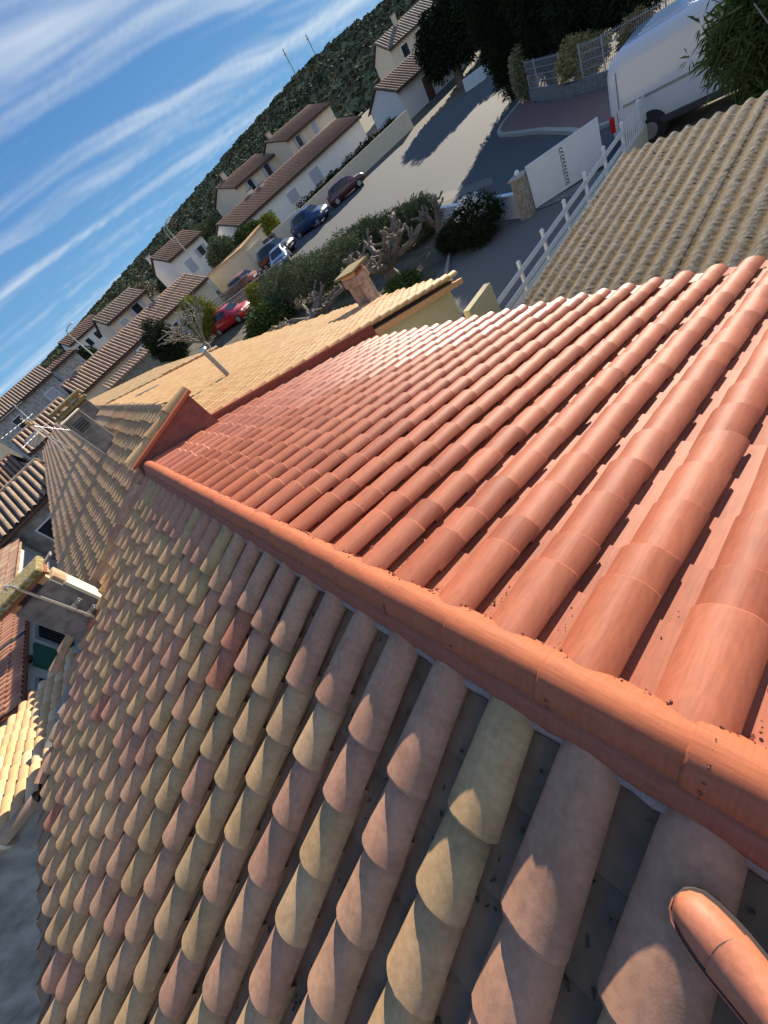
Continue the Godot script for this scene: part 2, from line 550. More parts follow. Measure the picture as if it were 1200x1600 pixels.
# ------------------------------------------------------------------ roof tiles
# barrel tile, open below; x across, y off the roof, z down the slope from 0 to len; wt/wb half widths at top and bottom
func barrel(wt: float, wb: float, ht: float, hb: float, length: float, thick: float, seg: int, warp: int, lift := 0.016, inside := true, arc := 82.0, base := 0.0) -> Mesh:
	var s := st()
	var n := FastNoiseLite.new()
	n.seed = warp
	n.frequency = 3.0
	var am := deg_to_rad(arc)
	var rows := []
	var zs := [0.0, length * 0.5, length - 0.005, length] if inside else [0.0, length]
	for k in zs.size():
		var t: float = zs[k] / length
		var shrink := 0.0035 if inside and k == zs.size() - 1 else 0.0
		var row := []
		for i in seg + 1:
			var a := 2.0 * am * (float(i) / seg - 0.5)
			var w := lerpf(wt, wb, t) - shrink + 0.0022 * n.get_noise_2d(a, zs[k] * 2.0 + warp)
			var hh := lerpf(ht, hb, t) - shrink + 0.0022 * n.get_noise_2d(a + 9.0, zs[k] * 2.0)
			row.append(Vector3(w * sin(a) / sin(am), hh * (cos(a) - cos(am)) / (1.0 - cos(am)) + base + lift * t, zs[k] + (0.003 * n.get_noise_2d(a * 2.0, 50.0) if k >= zs.size() - 2 else 0.0)))
		rows.append(row)
	for k in rows.size() - 1:
		s.set_smooth_group(3 if inside and k == rows.size() - 2 else 1)     # a crisp arris at the open end
		for i in seg:
			quad(s, rows[k][i], rows[k + 1][i], rows[k + 1][i + 1], rows[k][i + 1])
	if inside:
		s.set_smooth_group(-1)
		var last: Array = rows[-1]
		var inner := []
		for i in seg + 1:
			var a := 2.0 * am * (float(i) / seg - 0.5)
			inner.append(Vector3((wb - thick * 0.7) * sin(a) / sin(am), (hb - thick * 0.6) * (cos(a) - cos(am)) / (1.0 - cos(am)) + base + lift - thick * 0.7, length))
		for i in seg:
			quad(s, last[i], inner[i], inner[i + 1], last[i + 1])
		s.set_smooth_group(2)
		for i in seg:     # soffit, seen at the open end and along the raised edges
			var b := Vector3(inner[i].x * 0.92, inner[i].y - lift - 0.006, 0.0)
			var c := Vector3(inner[i + 1].x * 0.92, inner[i + 1].y - lift - 0.006, 0.0)
			quad(s, inner[i], b, c, inner[i + 1])
		s.set_smooth_group(-1)
		for e in [0, seg]:
			var o: Vector3 = rows[-2][e]
			var o2: Vector3 = rows[0][e]
			var q: Vector3 = inner[e]
			var q2 := Vector3(q.x * 0.92, q.y - lift - 0.006, 0.0)
			if e == 0:
				quad(s, o, o2, q2, q)
			else:
				quad(s, o2, o, q, q2)
	s.generate_normals()
	return s.commit()

# channel tile lying on its back under the covers
func channel(hw: float, depth: float, length: float, seg: int, lift := 0.014) -> Mesh:
	var s := st()
	s.set_smooth_group(1)
	var rows := []
	for k in 2:
		var row := []
		for i in seg + 1:
			var u := 2.0 * i / seg - 1.0
			var w := hw * (1.0 if k == 0 else 0.965)
			row.append(Vector3(w * u, depth * u * u - depth + lift * k, length * k))
		rows.append(row)
	for i in seg:
		quad(s, rows[0][i], rows[1][i], rows[1][i + 1], rows[0][i + 1])
	s.set_smooth_group(-1)
	for i in seg:
		quad(s, rows[1][i], rows[1][i] - Vector3(0, 0.016, 0), rows[1][i + 1] - Vector3(0, 0.016, 0), rows[1][i + 1])
	for e in [0, seg]:
		var a: Vector3 = rows[0][e]
		var b: Vector3 = rows[1][e]
		var dn := Vector3(0, -0.02, 0)
		if e == 0:
			quad(s, a, a + dn, b + dn, b)
		else:
			quad(s, b, b + dn, a + dn, a)
	s.generate_normals()
	return s.commit()

func slope_basis(side: float, pitch := PITCH) -> Basis:    # side +1 falls towards +x, -1 towards -x
	return Basis(Vector3(0, 0, -side), Vector3(sin(pitch) * side, cos(pitch), 0), Vector3(cos(pitch) * side, -sin(pitch), 0))

func nearness(p: Vector3) -> float:
	var d := p.distance_to(EYE)
	return d + (50.0 if p.z > 0.45 else 0.0)

# places: [Transform3D, material number, mesh number]; the nearest ones become single tiles, the rest one part
func lay(parent: Node3D, called: String, far_called: String, meshes: Array, mats: Array, places: Array, most: int, far_mat: Material) -> void:
	places.sort_custom(func(a, b): return nearness(a[0].origin) < nearness(b[0].origin))
	for k in mini(most, places.size()):
		var p: Array = places[k]
		var o := part(called, meshes[p[2] % meshes.size()], mats[p[1] % mats.size()], parent)
		o.transform = Transform3D(p[0].basis, p[0].origin + o.position)
	if places.size() > most:
		var ts := []
		var cs := []
		for k in range(most, places.size()):
			ts.append(places[k][0])
			cs.append(mats[places[k][1] % mats.size()].albedo_color.srgb_to_linear())
		many(far_called, meshes[0], far_mat, ts, cs, parent)

func jitter(b: Basis, amount: float) -> Basis:
	return b * Basis.from_euler(Vector3(rng.randf_range(-amount, amount) * 0.5, rng.randf_range(-amount, amount), rng.randf_range(-amount, amount)))

func stretch(b: Basis, f: float) -> Basis:
	return Basis(b.x, b.y, b.z * f)

func deck(o: Vector3, b: Basis, s0: float, s1: float, z0: float, z1: float, low: float, thick: float) -> SurfaceTool:
	var s := st()
	var mid := o + b.z * (s0 + s1) * 0.5 + b.y * (low - thick * 0.5)
	mid.z = (z0 + z1) * 0.5
	box(s, mid, Vector3(absf(z1 - z0), thick, s1 - s0), b)
	return s

# where the old slope stops on its far side: along the party line, then cut back towards the eave
func far_edge(x: float) -> float:
	return -5.42 if x > -1.3 else -5.42 + (-1.3 - x) * 0.74

func old_deck(o: Vector3, b: Basis) -> SurfaceTool:
	var s := st()
	# in the plane of the slope: across = world z, along = down the slope
	prism(s, [Vector2(-5.42, 0.0), Vector2(-5.42, 1.52), Vector2(-4.28, 2.90), Vector2(1.5, 2.90), Vector2(1.5, 0.0)], o + b.y * -0.13, Vector3(0, 0, 1), b.z, 0.08)
	return s

func make_own_roof() -> void:
	var house := thing("terraced_house", "house under the camera with a new red tiled slope and an old mottled slope", "house", Vector3(0.5, 0, -2))
	var ws := st()
	box(ws, Vector3(0.55, 1.48, -2.0), Vector3(6.2, 2.96, 7.3))
	prism(ws, [Vector2(-2.55, 2.96), Vector2(3.65, 2.96), Vector2(0.28, 3.96)], Vector3(0, 0, -5.62), Vector3(1, 0, 0), Vector3(0, 1, 0), 7.2)
	part("wall", ws, M.cream_pale, house)
	# --- new red slope
	var rb := slope_basis(1.0)
	var ro := Vector3(0.15, 4.178, 0.0)
	var red := part("new_roof_slope", deck(ro, rb, 0.0, 3.93, -5.7, 1.5, -0.05, 0.08), M.dark_bed, house)
	var covers := []
	var pans := []
	for k in range(-6, 26):
		var zc := -0.0216 - 0.2193 * k - 0.080
		var ends := []
		var off := rng.randf_range(-0.02, 0.02)
		ends.append([0.055, 0.375 + off])
		ends.append([0.20, 0.524 + off])
		var e := 0.77 + off
		while e < 3.9:
			ends.append([e - 0.31, e])
			e += 0.236 + rng.randf_range(-0.006, 0.006)
		ends.append([3.70, 3.985 + off * 0.5])
		for q in ends:
			var sway := rng.randf_range(-0.005, 0.005)
			var lo: float = q[0]
			var p := ro + rb.z * lo + rb.y * rng.randf_range(-0.003, 0.003)
			p.z = zc + sway
			if zc < -5.62:
				continue
			covers.append([Transform3D(stretch(jitter(rb, 0.012), (q[1] - lo) / 0.31), p), rng.randi() % 5, rng.randi() % 4])
		var s := 0.05
		while s < 3.9:
			var p := ro + rb.z * s + rb.y * 0.006
			p.z = zc + 0.1097 + rng.randf_range(-0.004, 0.004)
			pans.append([Transform3D(jitter(rb, 0.01), p), rng.randi() % 5, 0])
			s += 0.236
	var cm := []
	for w in 4:
		cm.append(barrel(0.073, 0.081, 0.042, 0.047, 0.31, 0.011, 14, w + 1, 0.013, true, 64.0, 0.020))
	lay(red, "cover_tile", "far_cover_tiles", cm, M.red, covers, 300, M.red_far)
	lay(red, "channel_tile", "far_channel_tiles", [channel(0.098, 0.018, 0.285, 6)], M.red, pans, 300, M.red_far)
	# --- old mottled slope
	var ob := slope_basis(-1.0)
	var oo := Vector3(0.15, 4.099, 0.0)
	var old := part("weathered_roof_slope", old_deck(oo, ob), M.dark_bed, house)
	covers = []
	pans = []
	for k in range(-7, 24):
		var zc := -0.391 - 0.2215 * k - 0.081
		if zc < -5.40:
			continue
		var off := rng.randf_range(-0.06, 0.06)
		var e := 0.44 + off
		var tone := rng.randi() % 3
		while e < 2.99:
			var pick := rng.randf()
			var mi: int = [0, 1, 6][rng.randi() % 3] if pick < 0.46 else [2, 3, 7][rng.randi() % 3] if pick < 0.80 else 4 if pick < 0.965 else 5
			if tone == 0 and rng.randf() < 0.5:
				mi = [3, 4, 2][rng.randi() % 3]
			elif tone == 2 and rng.randf() < 0.5:
				mi = [0, 1, 6][rng.randi() % 3]
			if e < 0.56 and rng.randf() < 0.6:
				mi = [4, 3, 4, 4][rng.randi() % 4]
			var lo := e - 0.30 if e > 0.56 else -0.045
			var p := oo + ob.z * lo + ob.y * rng.randf_range(-0.002, 0.003)
			p.z = zc + rng.randf_range(-0.005, 0.005)
			if zc < far_edge(oo.x + ob.z.x * e) + 0.06:
				e += 0.226
				continue
			covers.append([Transform3D(stretch(jitter(ob, 0.014), (e - lo) / 0.30), p), mi, rng.randi() % 4])
			e += 0.226 + rng.randf_range(-0.008, 0.008)
		var s := 0.02
		while s < 3.0:
			var p := oo + ob.z * s + ob.y * 0.004
			p.z = zc + 0.1108
			if p.z < far_edge(oo.x + ob.z.x * (s + 0.2)) + 0.02:
				s += 0.226
				continue
			pans.append([Transform3D(jitter(ob, 0.01), p), 0, 0])
			s += 0.226
	cm = []
	for w in 4:
		cm.append(barrel(0.066, 0.083, 0.049, 0.062, 0.30, 0.014, 14, w + 21, 0.028, true, 76.0, 0.008))
	lay(old, "weathered_cover_tile", "far_weathered_tiles", cm, M.old, covers, 300, M.old_far)
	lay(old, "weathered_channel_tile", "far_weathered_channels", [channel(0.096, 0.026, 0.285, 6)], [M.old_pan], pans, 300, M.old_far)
	for k in 7:       # grey-stained verge tiles along the cut-back edge
		var s := 1.66 + 0.235 * k
		var o := part("edge_tile", cm[k % 4], M.concrete if k % 3 else M.old[4], old)
		var p := oo + ob.z * (s - 0.3) + ob.y * 0.012
		p.z = far_edge(p.x - 0.15)
		o.transform = Transform3D(jitter(ob * Basis(Vector3(0, 1, 0), 0.55), 0.02), p)
	var grit := st()      # old mortar between covers and channels
	for k in range(-6, 23):
		var zc := -0.391 - 0.2215 * k
		for q in 22:
			var c := oo + ob.z * rng.randf_range(0.05, 2.9) + ob.y * rng.randf_range(-0.008, 0.006)
			c.z = zc + rng.randf_range(-0.01, 0.05)
			box(grit, c, Vector3(rng.randf_range(0.003, 0.010), rng.randf_range(0.003, 0.008), rng.randf_range(0.004, 0.022)), jitter(ob, 0.8))
	part("mortar_crumbs", grit, M.grit, old).set_meta("kind", "stuff")
	# --- ridge
	var bed := st()
	var rn := FastNoiseLite.new()
	rn.frequency = 5.0
	var rings := []
	var z := 1.6
	while z > -5.35:
		var a: float = 0.012 * rn.get_noise_1d(z * 3.0)
		var b := 0.012 * rn.get_noise_1d(z * 3.0 + 40.0)
		rings.append([Vector3(0.060 + a, 4.06, z), Vector3(0.270 + b, 4.09, z), Vector3(0.258 + b, 4.165, z), Vector3(0.178, 4.19, z), Vector3(0.118 + a * 0.3, 4.182, z), Vector3(0.094 + a * 0.4, 4.178, z), Vector3(0.066 + a * 0.7, 4.146, z)])
		z -= 0.05
	for q in rings:
		q.reverse()
	loft(bed, rings, 0, true)
	var ridge := part("ridge", bed, M.red_band, house)
	var fil := st()
	rings = []
	z = 1.6
	while z > -5.35:
		var a := 0.014 * rn.get_noise_1d(z * 5.0 + 90.0)
		rings.append([Vector3(0.046 + a, 4.06, z), Vector3(0.050 + a, 4.100 + a * 0.3, z), Vector3(0.072, 4.120, z), Vector3(0.074, 4.08, z)])
		z -= 0.04
	loft(fil, rings, 0, false)
	part("mortar_fillet", fil, M.mortar_grey, ridge)
	var rt := []
	for w in 3:
		rt.append(barrel(0.072, 0.077, 0.074, 0.079, 0.345, 0.012, 18, w + 41, 0.005))
	var zz := 1.50
	var count := 0
	while zz > -5.1:
		var o := part("ridge_tile", rt[count % 3], M.ridge, ridge)
		# each tile laps over the one beyond it
		o.transform = Transform3D(jitter(Basis(Vector3(-1, 0, 0), Vector3(0, 1, 0), Vector3(0, 0, -1)), 0.008), Vector3(0.179 + rng.randf_range(-0.003, 0.003), 4.162, zz))
		zz -= 0.31
		count += 1
	var crumbs := st()
	for k in 130:     # crumbs fallen into the channels just below the ridge
		var s := 0.10 + absf(rng.randfn(0.0, 0.11))
		var c := ro + rb.z * s + rb.y * 0.002
		c.z = -0.0216 - 0.2193 * (rng.randi() % 14 - 1) + 0.012 + absf(rng.randfn(0.0, 0.018))
		var r := rng.randf_range(0.0015, 0.0048) * (1.7 if rng.randf() < 0.08 else 1.0)
		box(crumbs, c, Vector3(r, r, r * 1.4), jitter(rb, 1.5))
	part("ridge_mortar_crumbs", crumbs, M.crumb, ridge).set_meta("kind", "stuff")
	var fringe := st()
	for k in 900:     # ragged mortar squeezed out along the ridge and at its joints
		var zf := rng.randf_range(-3.2, 0.5)
		var p := Vector3(0.243 + rng.randf_range(-0.006, 0.010), 4.196 + rng.randf_range(-0.02, 0.006), zf)
		if k % 3 == 0:
			var joint := 1.50 - 0.31 * (rng.randi() % 15 + 1) - 0.0
			var an := rng.randf_range(-1.5, 1.3)
			p = Vector3(0.179 + 0.0765 * sin(an), 4.162 + 0.0785 * cos(an), joint + rng.randf_range(-0.003, 0.003))
		var r := rng.randf_range(0.002, 0.0065)
		box(fringe, p, Vector3(r, r * 0.8, r * 1.5), Basis.from_euler(Vector3(rng.randf() * 3.0, rng.randf() * 3.0, rng.randf() * 3.0)))
	part("squeezed_mortar", fringe, M.mortar_red, ridge).set_meta("kind", "stuff")

func make_verge_wall() -> void:
	# party wall between the red slope and the neighbour's roofs, rendered and painted dark red
	var w := thing("party_wall", "dark red rendered party wall stepping up between the red roof and the neighbour's ochre roof", "wall", Vector3(1.0, 2.6, -5.8))
	var s := st()
	prism(s, [Vector2(0.02, 4.0), Vector2(0.10, 4.25), Vector2(1.16, 4.395), Vector2(1.18, 3.7)], Vector3(0, 0, -5.62), Vector3(1, 0, 0), Vector3(0, 1, 0), 0.14)
	part("gable_upstand", s, M.red_wash, w)
	var t := st()
	bar(t, Vector3(0.05, 4.262, -5.51), Vector3(1.20, 4.415, -5.51), 0.17, 0.035)
	part("brick_coping", t, M.ridge, w)
	var f := st()
	prism(f, [Vector2(1.18, 3.60), Vector2(1.18, 3.99), Vector2(4.18, 3.125), Vector2(4.18, 2.75)], Vector3(0, 0, -5.72), Vector3(1, 0, 0), Vector3(0, 1, 0), 0.12)
	part("upstand", f, M.red_dark, w)
	var c := st()
	bar(c, Vector3(1.17, 4.005, -5.68), Vector3(4.2, 3.137, -5.68), 0.13, 0.03)
	part("flashing_strip", c, M.red[2], w)
	var m := st()
	for k in 90:
		var t0 := rng.randf()
		var p := Vector3(lerpf(0.45, 1.35, t0), lerpf(4.02, 3.80, t0) + rng.randf_range(-0.01, 0.03), -5.46 + rng.randf_range(-0.03, 0.06))
		box(m, p, Vector3(rng.randf_range(0.02, 0.07), rng.randf_range(0.015, 0.04), rng.randf_range(0.02, 0.06)), Basis.from_euler(Vector3(rng.randf() * 3.0, rng.randf() * 3.0, rng.randf() * 3.0)))
	var mm := part("rough_mortar", m, M.mortar_red, w)
	mm.set_meta("kind", "stuff")

func make_neighbour() -> void:
	var n := thing("neighbour_house", "attached neighbour house with bright ochre tiled front slope and brown tiled back slope", "house", Vector3(2.2, 0, -12.5))
	var ws := st()
	box(ws, Vector3(2.3, 1.15, -12.6), Vector3(8.3, 2.3, 13.55))
	prism(ws, [Vector2(-1.75, 2.3), Vector2(6.62, 2.3), Vector2(6.62, 2.40), Vector2(1.2, 3.86), Vector2(0.9, 4.27), Vector2(-1.75, 3.48)], Vector3(0, 0, -19.4), Vector3(1, 0, 0), Vector3(0, 1, 0), 13.6)
	part("wall", ws, M.cream, n)
	var ob := slope_basis(-1.0)
	var oo := Vector3(0.92, 4.372, 0.0)
	var back := part("brown_roof_slope", deck(oo, ob, 0.0, 2.96, -32.0, -5.64, -0.04, 0.07), M.dark_bed, n)
	part("roof_edge", deck(oo, ob, 0.98, 2.96, -5.64, -5.40, -0.06, 0.05), M.dark_bed, n)
	var places := []
	var pans := []
	var z := -5.58
	while z > -32.0:
		var e := (0.24 if z < -5.7 else 1.15) + rng.randf_range(-0.02, 0.02)
		while e < 3.05:
			var p := oo + ob.z * (e - 0.28)
			p.z = z
			var pick := rng.randf()
			places.append([Transform3D(jitter(ob, 0.012), p), [0, 1, 6, 7][rng.randi() % 4] if pick < 0.72 else [2, 3][rng.randi() % 2] if pick < 0.95 else 4, 0])
			e += 0.228
		if z < -5.8:
			pans.append(Transform3D(Basis(ob.x, ob.y, ob.z * 2.9), oo + ob.y * -0.012 + Vector3(0, 0, z + 0.1)))
		z -= 0.203
	lay(back, "brown_cover_tile", "far_brown_tiles", [barrel(0.064, 0.076, 0.050, 0.064, 0.28, 0.013, 8, 61, 0.028)], M.old, places, 300, M.old_far)
	many("brown_channels", channel(0.085, 0.045, 1.0, 4, 0.0), M.old_pan, pans, null, back)
	# raised verge column on the party line, and the mortared ridge
	for k in 10:
		var o := part("verge_tile", barrel(0.07, 0.085, 0.06, 0.072, 0.29, 0.013, 10, 70 + k % 3, 0.018), M.old[[2, 3, 4, 0][k % 4]], back)
		var p := oo + ob.z * (1.30 + 0.228 * k - 0.29) + ob.y * 0.03
		p.z = -5.44
		o.transform = Transform3D(jitter(ob, 0.02), p)
	var rg := barrel(0.08, 0.085, 0.07, 0.075, 0.42, 0.012, 8, 3, 0.004)
	z = -6.0
	while z > -19.4:
		var o := part("ridge_tile", rg, M.old[7], back)
		o.transform = Transform3D(jitter(Basis(), 0.02), Vector3(0.95, 4.385, z - 0.42))
		z -= 0.4
	# three ochre verge tiles on the gable upstand
	for k in 3:
		var o := part("gable_verge_tile", barrel(0.085, 0.098, 0.08, 0.09, 0.40, 0.013, 10, 80 + k, 0.02), M.yellow[k], back)
		var u := Vector3(-1.13, -0.155, 0.0).normalized()
		var x0 := 1.23 - 0.385 * k
		o.transform = Transform3D(jitter(Basis(Vector3(0, 0, 1), u.cross(Vector3(0, 0, 1)), u), 0.02), Vector3(x0, 4.405 - (1.23 - x0) * 0.137, -5.64))
	# ochre front slope
	var pit := atan(0.276)
	var yb := slope_basis(1.0, pit)
	var yo := Vector3(1.08, 3.965, 0.0)
	var front := part("ochre_roof_slope", deck(yo, yb, 0.0, 5.66, -19.5, -5.78, -0.04, 0.07), M.dark_bed, n)
	places = []
	pans = []
	z = -5.80
	while z > -19.5:
		var e := 0.30 + rng.randf_range(-0.03, 0.03)
		while e < 5.85:
			var p := yo + yb.z * (e - 0.31)
			p.z = z
			places.append([Transform3D(jitter(yb, 0.010), p), rng.randi() % 5, 0])
			e += 0.252
		pans.append(Transform3D(Basis(yb.x, yb.y, yb.z * 5.62), yo + yb.y * -0.012 + Vector3(0, 0, z - 0.1)))
		z -= 0.206
	lay(front, "ochre_cover_tile", "far_ochre_tiles", [barrel(0.068, 0.080, 0.058, 0.066, 0.31, 0.012, 8, 91, 0.017)], M.yellow, places, 300, M.old_far)
	many("ochre_channels", channel(0.088, 0.045, 1.0, 4, 0.0), M.yellow[1], pans, null, front)
	for k in 23:     # verge tiles laid along the party line
		var o := part("ochre_verge_tile", barrel(0.075, 0.09, 0.06, 0.07, 0.30, 0.012, 10, 95 + k % 3, 0.017), M.yellow[k % 5] if k > 3 else M.yellow[3], front)
		var p := yo + yb.z * (0.02 + 0.246 * k) + yb.y * 0.025
		p.z = -5.72
		o.transform = Transform3D(jitter(yb, 0.02), p)
	var v := st()
	bar(v, Vector3(4.18, 2.985, -5.66), Vector3(6.66, 2.30, -5.66), 0.08, 0.10)
	part("verge_render", v, M.yellow[3], front)
	# the next house of the row, older ochre tiles
	var h := thing("row_house", "row house beyond the ochre roof with faded sandy tiles and bare verge", "house", Vector3(3.5, 0, -26))
	var s2 := st()
	box(s2, Vector3(3.6, 1.1, -26.2), Vector3(5.6, 2.2, 13.0))
	part("wall", s2, M.cream_pale, h)
	var o2 := Vector3(1.08, 4.02, 0.0)
	var sl := part("faded_roof_slope", deck(o2, yb, 0.0, 5.75, -32.5, -19.72, -0.04, 0.07), M.dark_bed, h)
	var ts := []
	var cs := []
	z = -19.85
	while z > -32.4:
		var e := 0.3
		while e < 5.95:
			var p := o2 + yb.z * (e - 0.31)
			p.z = z
			ts.append(Transform3D(jitter(yb, 0.03), p))
			var g := rng.randf_range(0.7, 1.0)
			cs.append(Color(0.50 * g, 0.33 * g, 0.16 * g))
			e += 0.30
		z -= 0.21
	many("faded_tiles", barrel(0.072, 0.084, 0.058, 0.066, 0.34, 0.012, 6, 99, 0.02, false), M.old_far, ts, cs, sl)
	for k in 8:
		var o := part("bare_verge_tile", barrel(0.09, 0.10, 0.07, 0.08, 0.40, 0.012, 8, 5, 0.02), M.tile_orange[k % 4], sl)
		var p := o2 + yb.z * (3.1 + 0.33 * k) + yb.y * 0.05
		p.z = -19.66
		o.transform = Transform3D(jitter(yb, 0.03), p)
# ------------------------------------------------------------------ things that stand on the roofs
func make_roof_things() -> void:
	# chimney with a mossy slab at the end of the old slope
	var c := thing("chimney", "dark grey rendered chimney with mossy slab cap at the old slope's far edge", "chimney", Vector3(-1.5, 3.6, -5.0))
	var s := st()
	soft_box(s, Vector3(-1.50, 3.80, -5.06), Vector3(0.44, 0.86, 0.30), 0.012)
	part("stack", s, M.concrete_dark, c)
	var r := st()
	box(r, Vector3(-1.262, 3.74, -5.06), Vector3(0.03, 0.74, 0.29))  # sunlight put into the colour: paler face on the sun side of the stack
	part("painted_sunlight_face", r, M.cream_pale, c)
	for k in 4:
		var b := st()
		soft_box(b, Vector3(-1.67 + 0.34 * (k % 2), 4.265, -5.17 + 0.20 * (k / 2)), Vector3(0.09, 0.075, 0.07), 0.006)
		part("brick", b, M.tile_orange[k], c)
	var bt := st()
	soft_box(bt, Vector3(-1.265, 4.16, -5.07), Vector3(0.045, 0.14, 0.28), 0.006)
	part("brick", bt, M.tile_rose, c)
	var u := st()
	soft_box(u, Vector3(-1.50, 4.315, -5.05), Vector3(0.56, 0.025, 0.42), 0.004)
	part("tile_course", u, M.tile_red, c)
	var sl := st()
	soft_box(sl, Vector3(-1.52, 4.365, -5.05), Vector3(0.60, 0.075, 0.47), 0.014)
	part("cap_slab", sl, M.moss, c)
	var ft := st()
	soft_box(ft, Vector3(-1.20, 4.325, -5.16), Vector3(0.16, 0.02, 0.14), 0.004, Basis(Vector3(0, 0, 1), 0.2))
	part("broken_slate", ft, M.concrete, c)
	# galvanised mast strapped to that chimney
	var m := thing("mast", "short galvanised steel mast bracketed to the dark grey chimney", "pole", Vector3(-1.43, 3.7, -4.86))
	s = st()
	rod(s, Vector3(-1.43, 3.66, -4.855), Vector3(-1.46, 4.47, -4.82), 0.014)
	part("tube", s, M.galv, m)
	s = st()
	tube(s, [Vector3(-1.46, 4.46, -4.82), Vector3(-1.475, 4.485, -4.82), Vector3(-1.50, 4.48, -4.82), Vector3(-1.505, 4.45, -4.82)], [0.009, 0.009, 0.009, 0.009], 6)
	part("hook", s, M.galv, m)
	for k in 2:
		s = st()
		var y := 3.74 + 0.16 * k
		soft_box(s, Vector3(-1.40, y, -4.885), Vector3(0.14, 0.05, 0.02), 0.004)
		box(s, Vector3(-1.43, y, -4.868), Vector3(0.05, 0.06, 0.03))
		rod(s, Vector3(-1.35, y, -4.90), Vector3(-1.35, y, -4.84), 0.006, 6)
		part("bracket", s, M.galv_dull, m)
	# vent stack standing on the brown slope
	var d := thing("vent_shaft", "broad flat grey rendered shaft with a louvre on the brown tiled slope", "chimney", Vector3(0.18, 4.1, -8.7))
	s = st()
	soft_box(s, Vector3(0.18, 4.42, -8.72), Vector3(0.36, 0.96, 0.34), 0.01)
	part("shaft", s, M.concrete, d)
	s = st()
	for e in [-1, 1]:
		box(s, Vector3(0.18 + 0.173 * e, 4.5, -8.535), Vector3(0.02, 0.8, 0.025))
	box(s, Vector3(0.18, 4.905, -8.70), Vector3(0.39, 0.02, 0.39))
	part("render_edge", s, M.cream_pale, d)
	s = st()
	box(s, Vector3(0.18, 4.72, -8.546), Vector3(0.20, 0.17, 0.012))
	var lv := part("louvre", s, M.black, d)
	for k in 4:
		s = st()
		box(s, Vector3(0.18, 4.66 + 0.04 * k, -8.532), Vector3(0.19, 0.006, 0.03), Basis(Vector3(1, 0, 0), 0.6))
		part("slat", s, M.galv_dull, lv)
	# the mossy double-slab chimney behind it
	var g := thing("chimney", "dark chimney with two thick mossy slabs, beyond the louvred grey shaft", "chimney", Vector3(0.5, 4.3, -13.0))
	s = st()
	soft_box(s, Vector3(0.48, 4.44, -12.9), Vector3(0.74, 0.66, 0.5), 0.012)
	part("stack", s, M.concrete_dark, g)
	for k in 2:
		s = st()
		soft_box(s, Vector3(0.46, 4.825 + 0.16 * k, -12.9), Vector3(0.92, 0.085, 0.72), 0.02)
		part("cap_slab", s, M.moss, g)
	for k in 3:
		s = st()
		soft_box(s, Vector3(0.20 + 0.28 * k, 4.905, -12.75), Vector3(0.1, 0.08, 0.2), 0.008)
		part("brick", s, M.tile_orange[k], g)
	# television aerials
	antenna("tall bent aerial mast with white combs and orange box left of the mossy slabs", Vector3(-0.46, 3.95, -15.6), Vector3(-0.52, 5.36, -15.5), true)
	antenna("thin bare aerial leaning over the brown roof's far corner", Vector3(-0.72, 3.85, -17.2), Vector3(-0.35, 5.75, -17.6), false)
	# vent pipe on the ochre slope
	var p := thing("vent_pipe", "grey plastic vent pipe with cap rising from the ochre tiles", "pipe", Vector3(2.74, 3.5, -8.72))
	s = st()
	rod(s, Vector3(2.74, 3.45, -8.72), Vector3(2.72, 4.18, -8.74), 0.055, 14)
	part("tube", s, mat(lin(0.30, 0.29, 0.27), 0.6, N.patch, Vector3(2, 2, 2)), p)
	s = st()
	tube(s, [Vector3(2.72, 4.20, -8.74), Vector3(2.719, 4.235, -8.74), Vector3(2.718, 4.25, -8.74)], [0.085, 0.08, 0.02], 14)
	for k in 3:
		rod(s, Vector3(2.72 + 0.05 * cos(k * 2.1), 4.16, -8.74 + 0.05 * sin(k * 2.1)), Vector3(2.72 + 0.05 * cos(k * 2.1), 4.21, -8.74 + 0.05 * sin(k * 2.1)), 0.007, 5)
	part("cap", s, M.galv, p)
	s = st()
	tube(s, [Vector3(2.74, 3.49, -8.72), Vector3(2.74, 3.535, -8.72), Vector3(2.738, 3.57, -8.72)], [0.13, 0.10, 0.062], 14)
	part("collar", s, M.concrete, p)
	s = st()
	bar(s, Vector3(2.10, 3.775, -15.75), Vector3(2.86, 3.565, -15.6), 0.16, 0.03)
	single("metal_strip", s, M.galv_dull, "pale metal strip lying on the far ochre tiles beyond the pipe", "flashing")
	# chimney at the ochre eave
	var y := thing("chimney", "pale patchy chimney with tilted slab cap at the ochre roof's eave", "chimney", Vector3(6.45, 2.4, -8.2))
	s = st()
	soft_box(s, Vector3(6.45, 2.72, -8.20), Vector3(0.36, 1.0, 0.46), 0.012)
	soft_box(s, Vector3(6.45, 3.13, -8.20), Vector3(0.42, 0.20, 0.54), 0.012)
	part("stack", s, mat(lin(0.46, 0.33, 0.255), 0.92, N.stain, Vector3(1.6, 1.6, 1.6), 0.4), y)
	s = st()
	box(s, Vector3(6.45, 3.24, -8.20), Vector3(0.24, 0.10, 0.50))
	part("flue_opening", s, M.tile_red, y)
	for e in [-1, 1]:
		s = st()
		box(s, Vector3(6.45 + 0.16 * e, 3.25, -8.20), Vector3(0.07, 0.12, 0.44))
		part("brick", s, M.tile_orange[1], y)
	s = st()
	soft_box(s, Vector3(6.45, 3.345, -8.22), Vector3(0.60, 0.05, 0.74), 0.01, Basis(Vector3(1, 0, 0), -0.05))
	part("cap_slab", s, M.moss, y)
	# the photographer's work shoe, on the old tiles at the corner of the picture
	var sh := thing("work_shoe", "terracotta-coloured leather work shoe toe resting on the old tiles", "shoe", Vector3(-0.08, 4.13, 0.05))
	var tip := Vector3(-0.060, 4.146, -0.040)
	var fwd := Vector3(-0.36, -0.085, 0.93).normalized()
	var rt := Vector3.UP.cross(fwd).normalized()
	var upv := fwd.cross(rt)
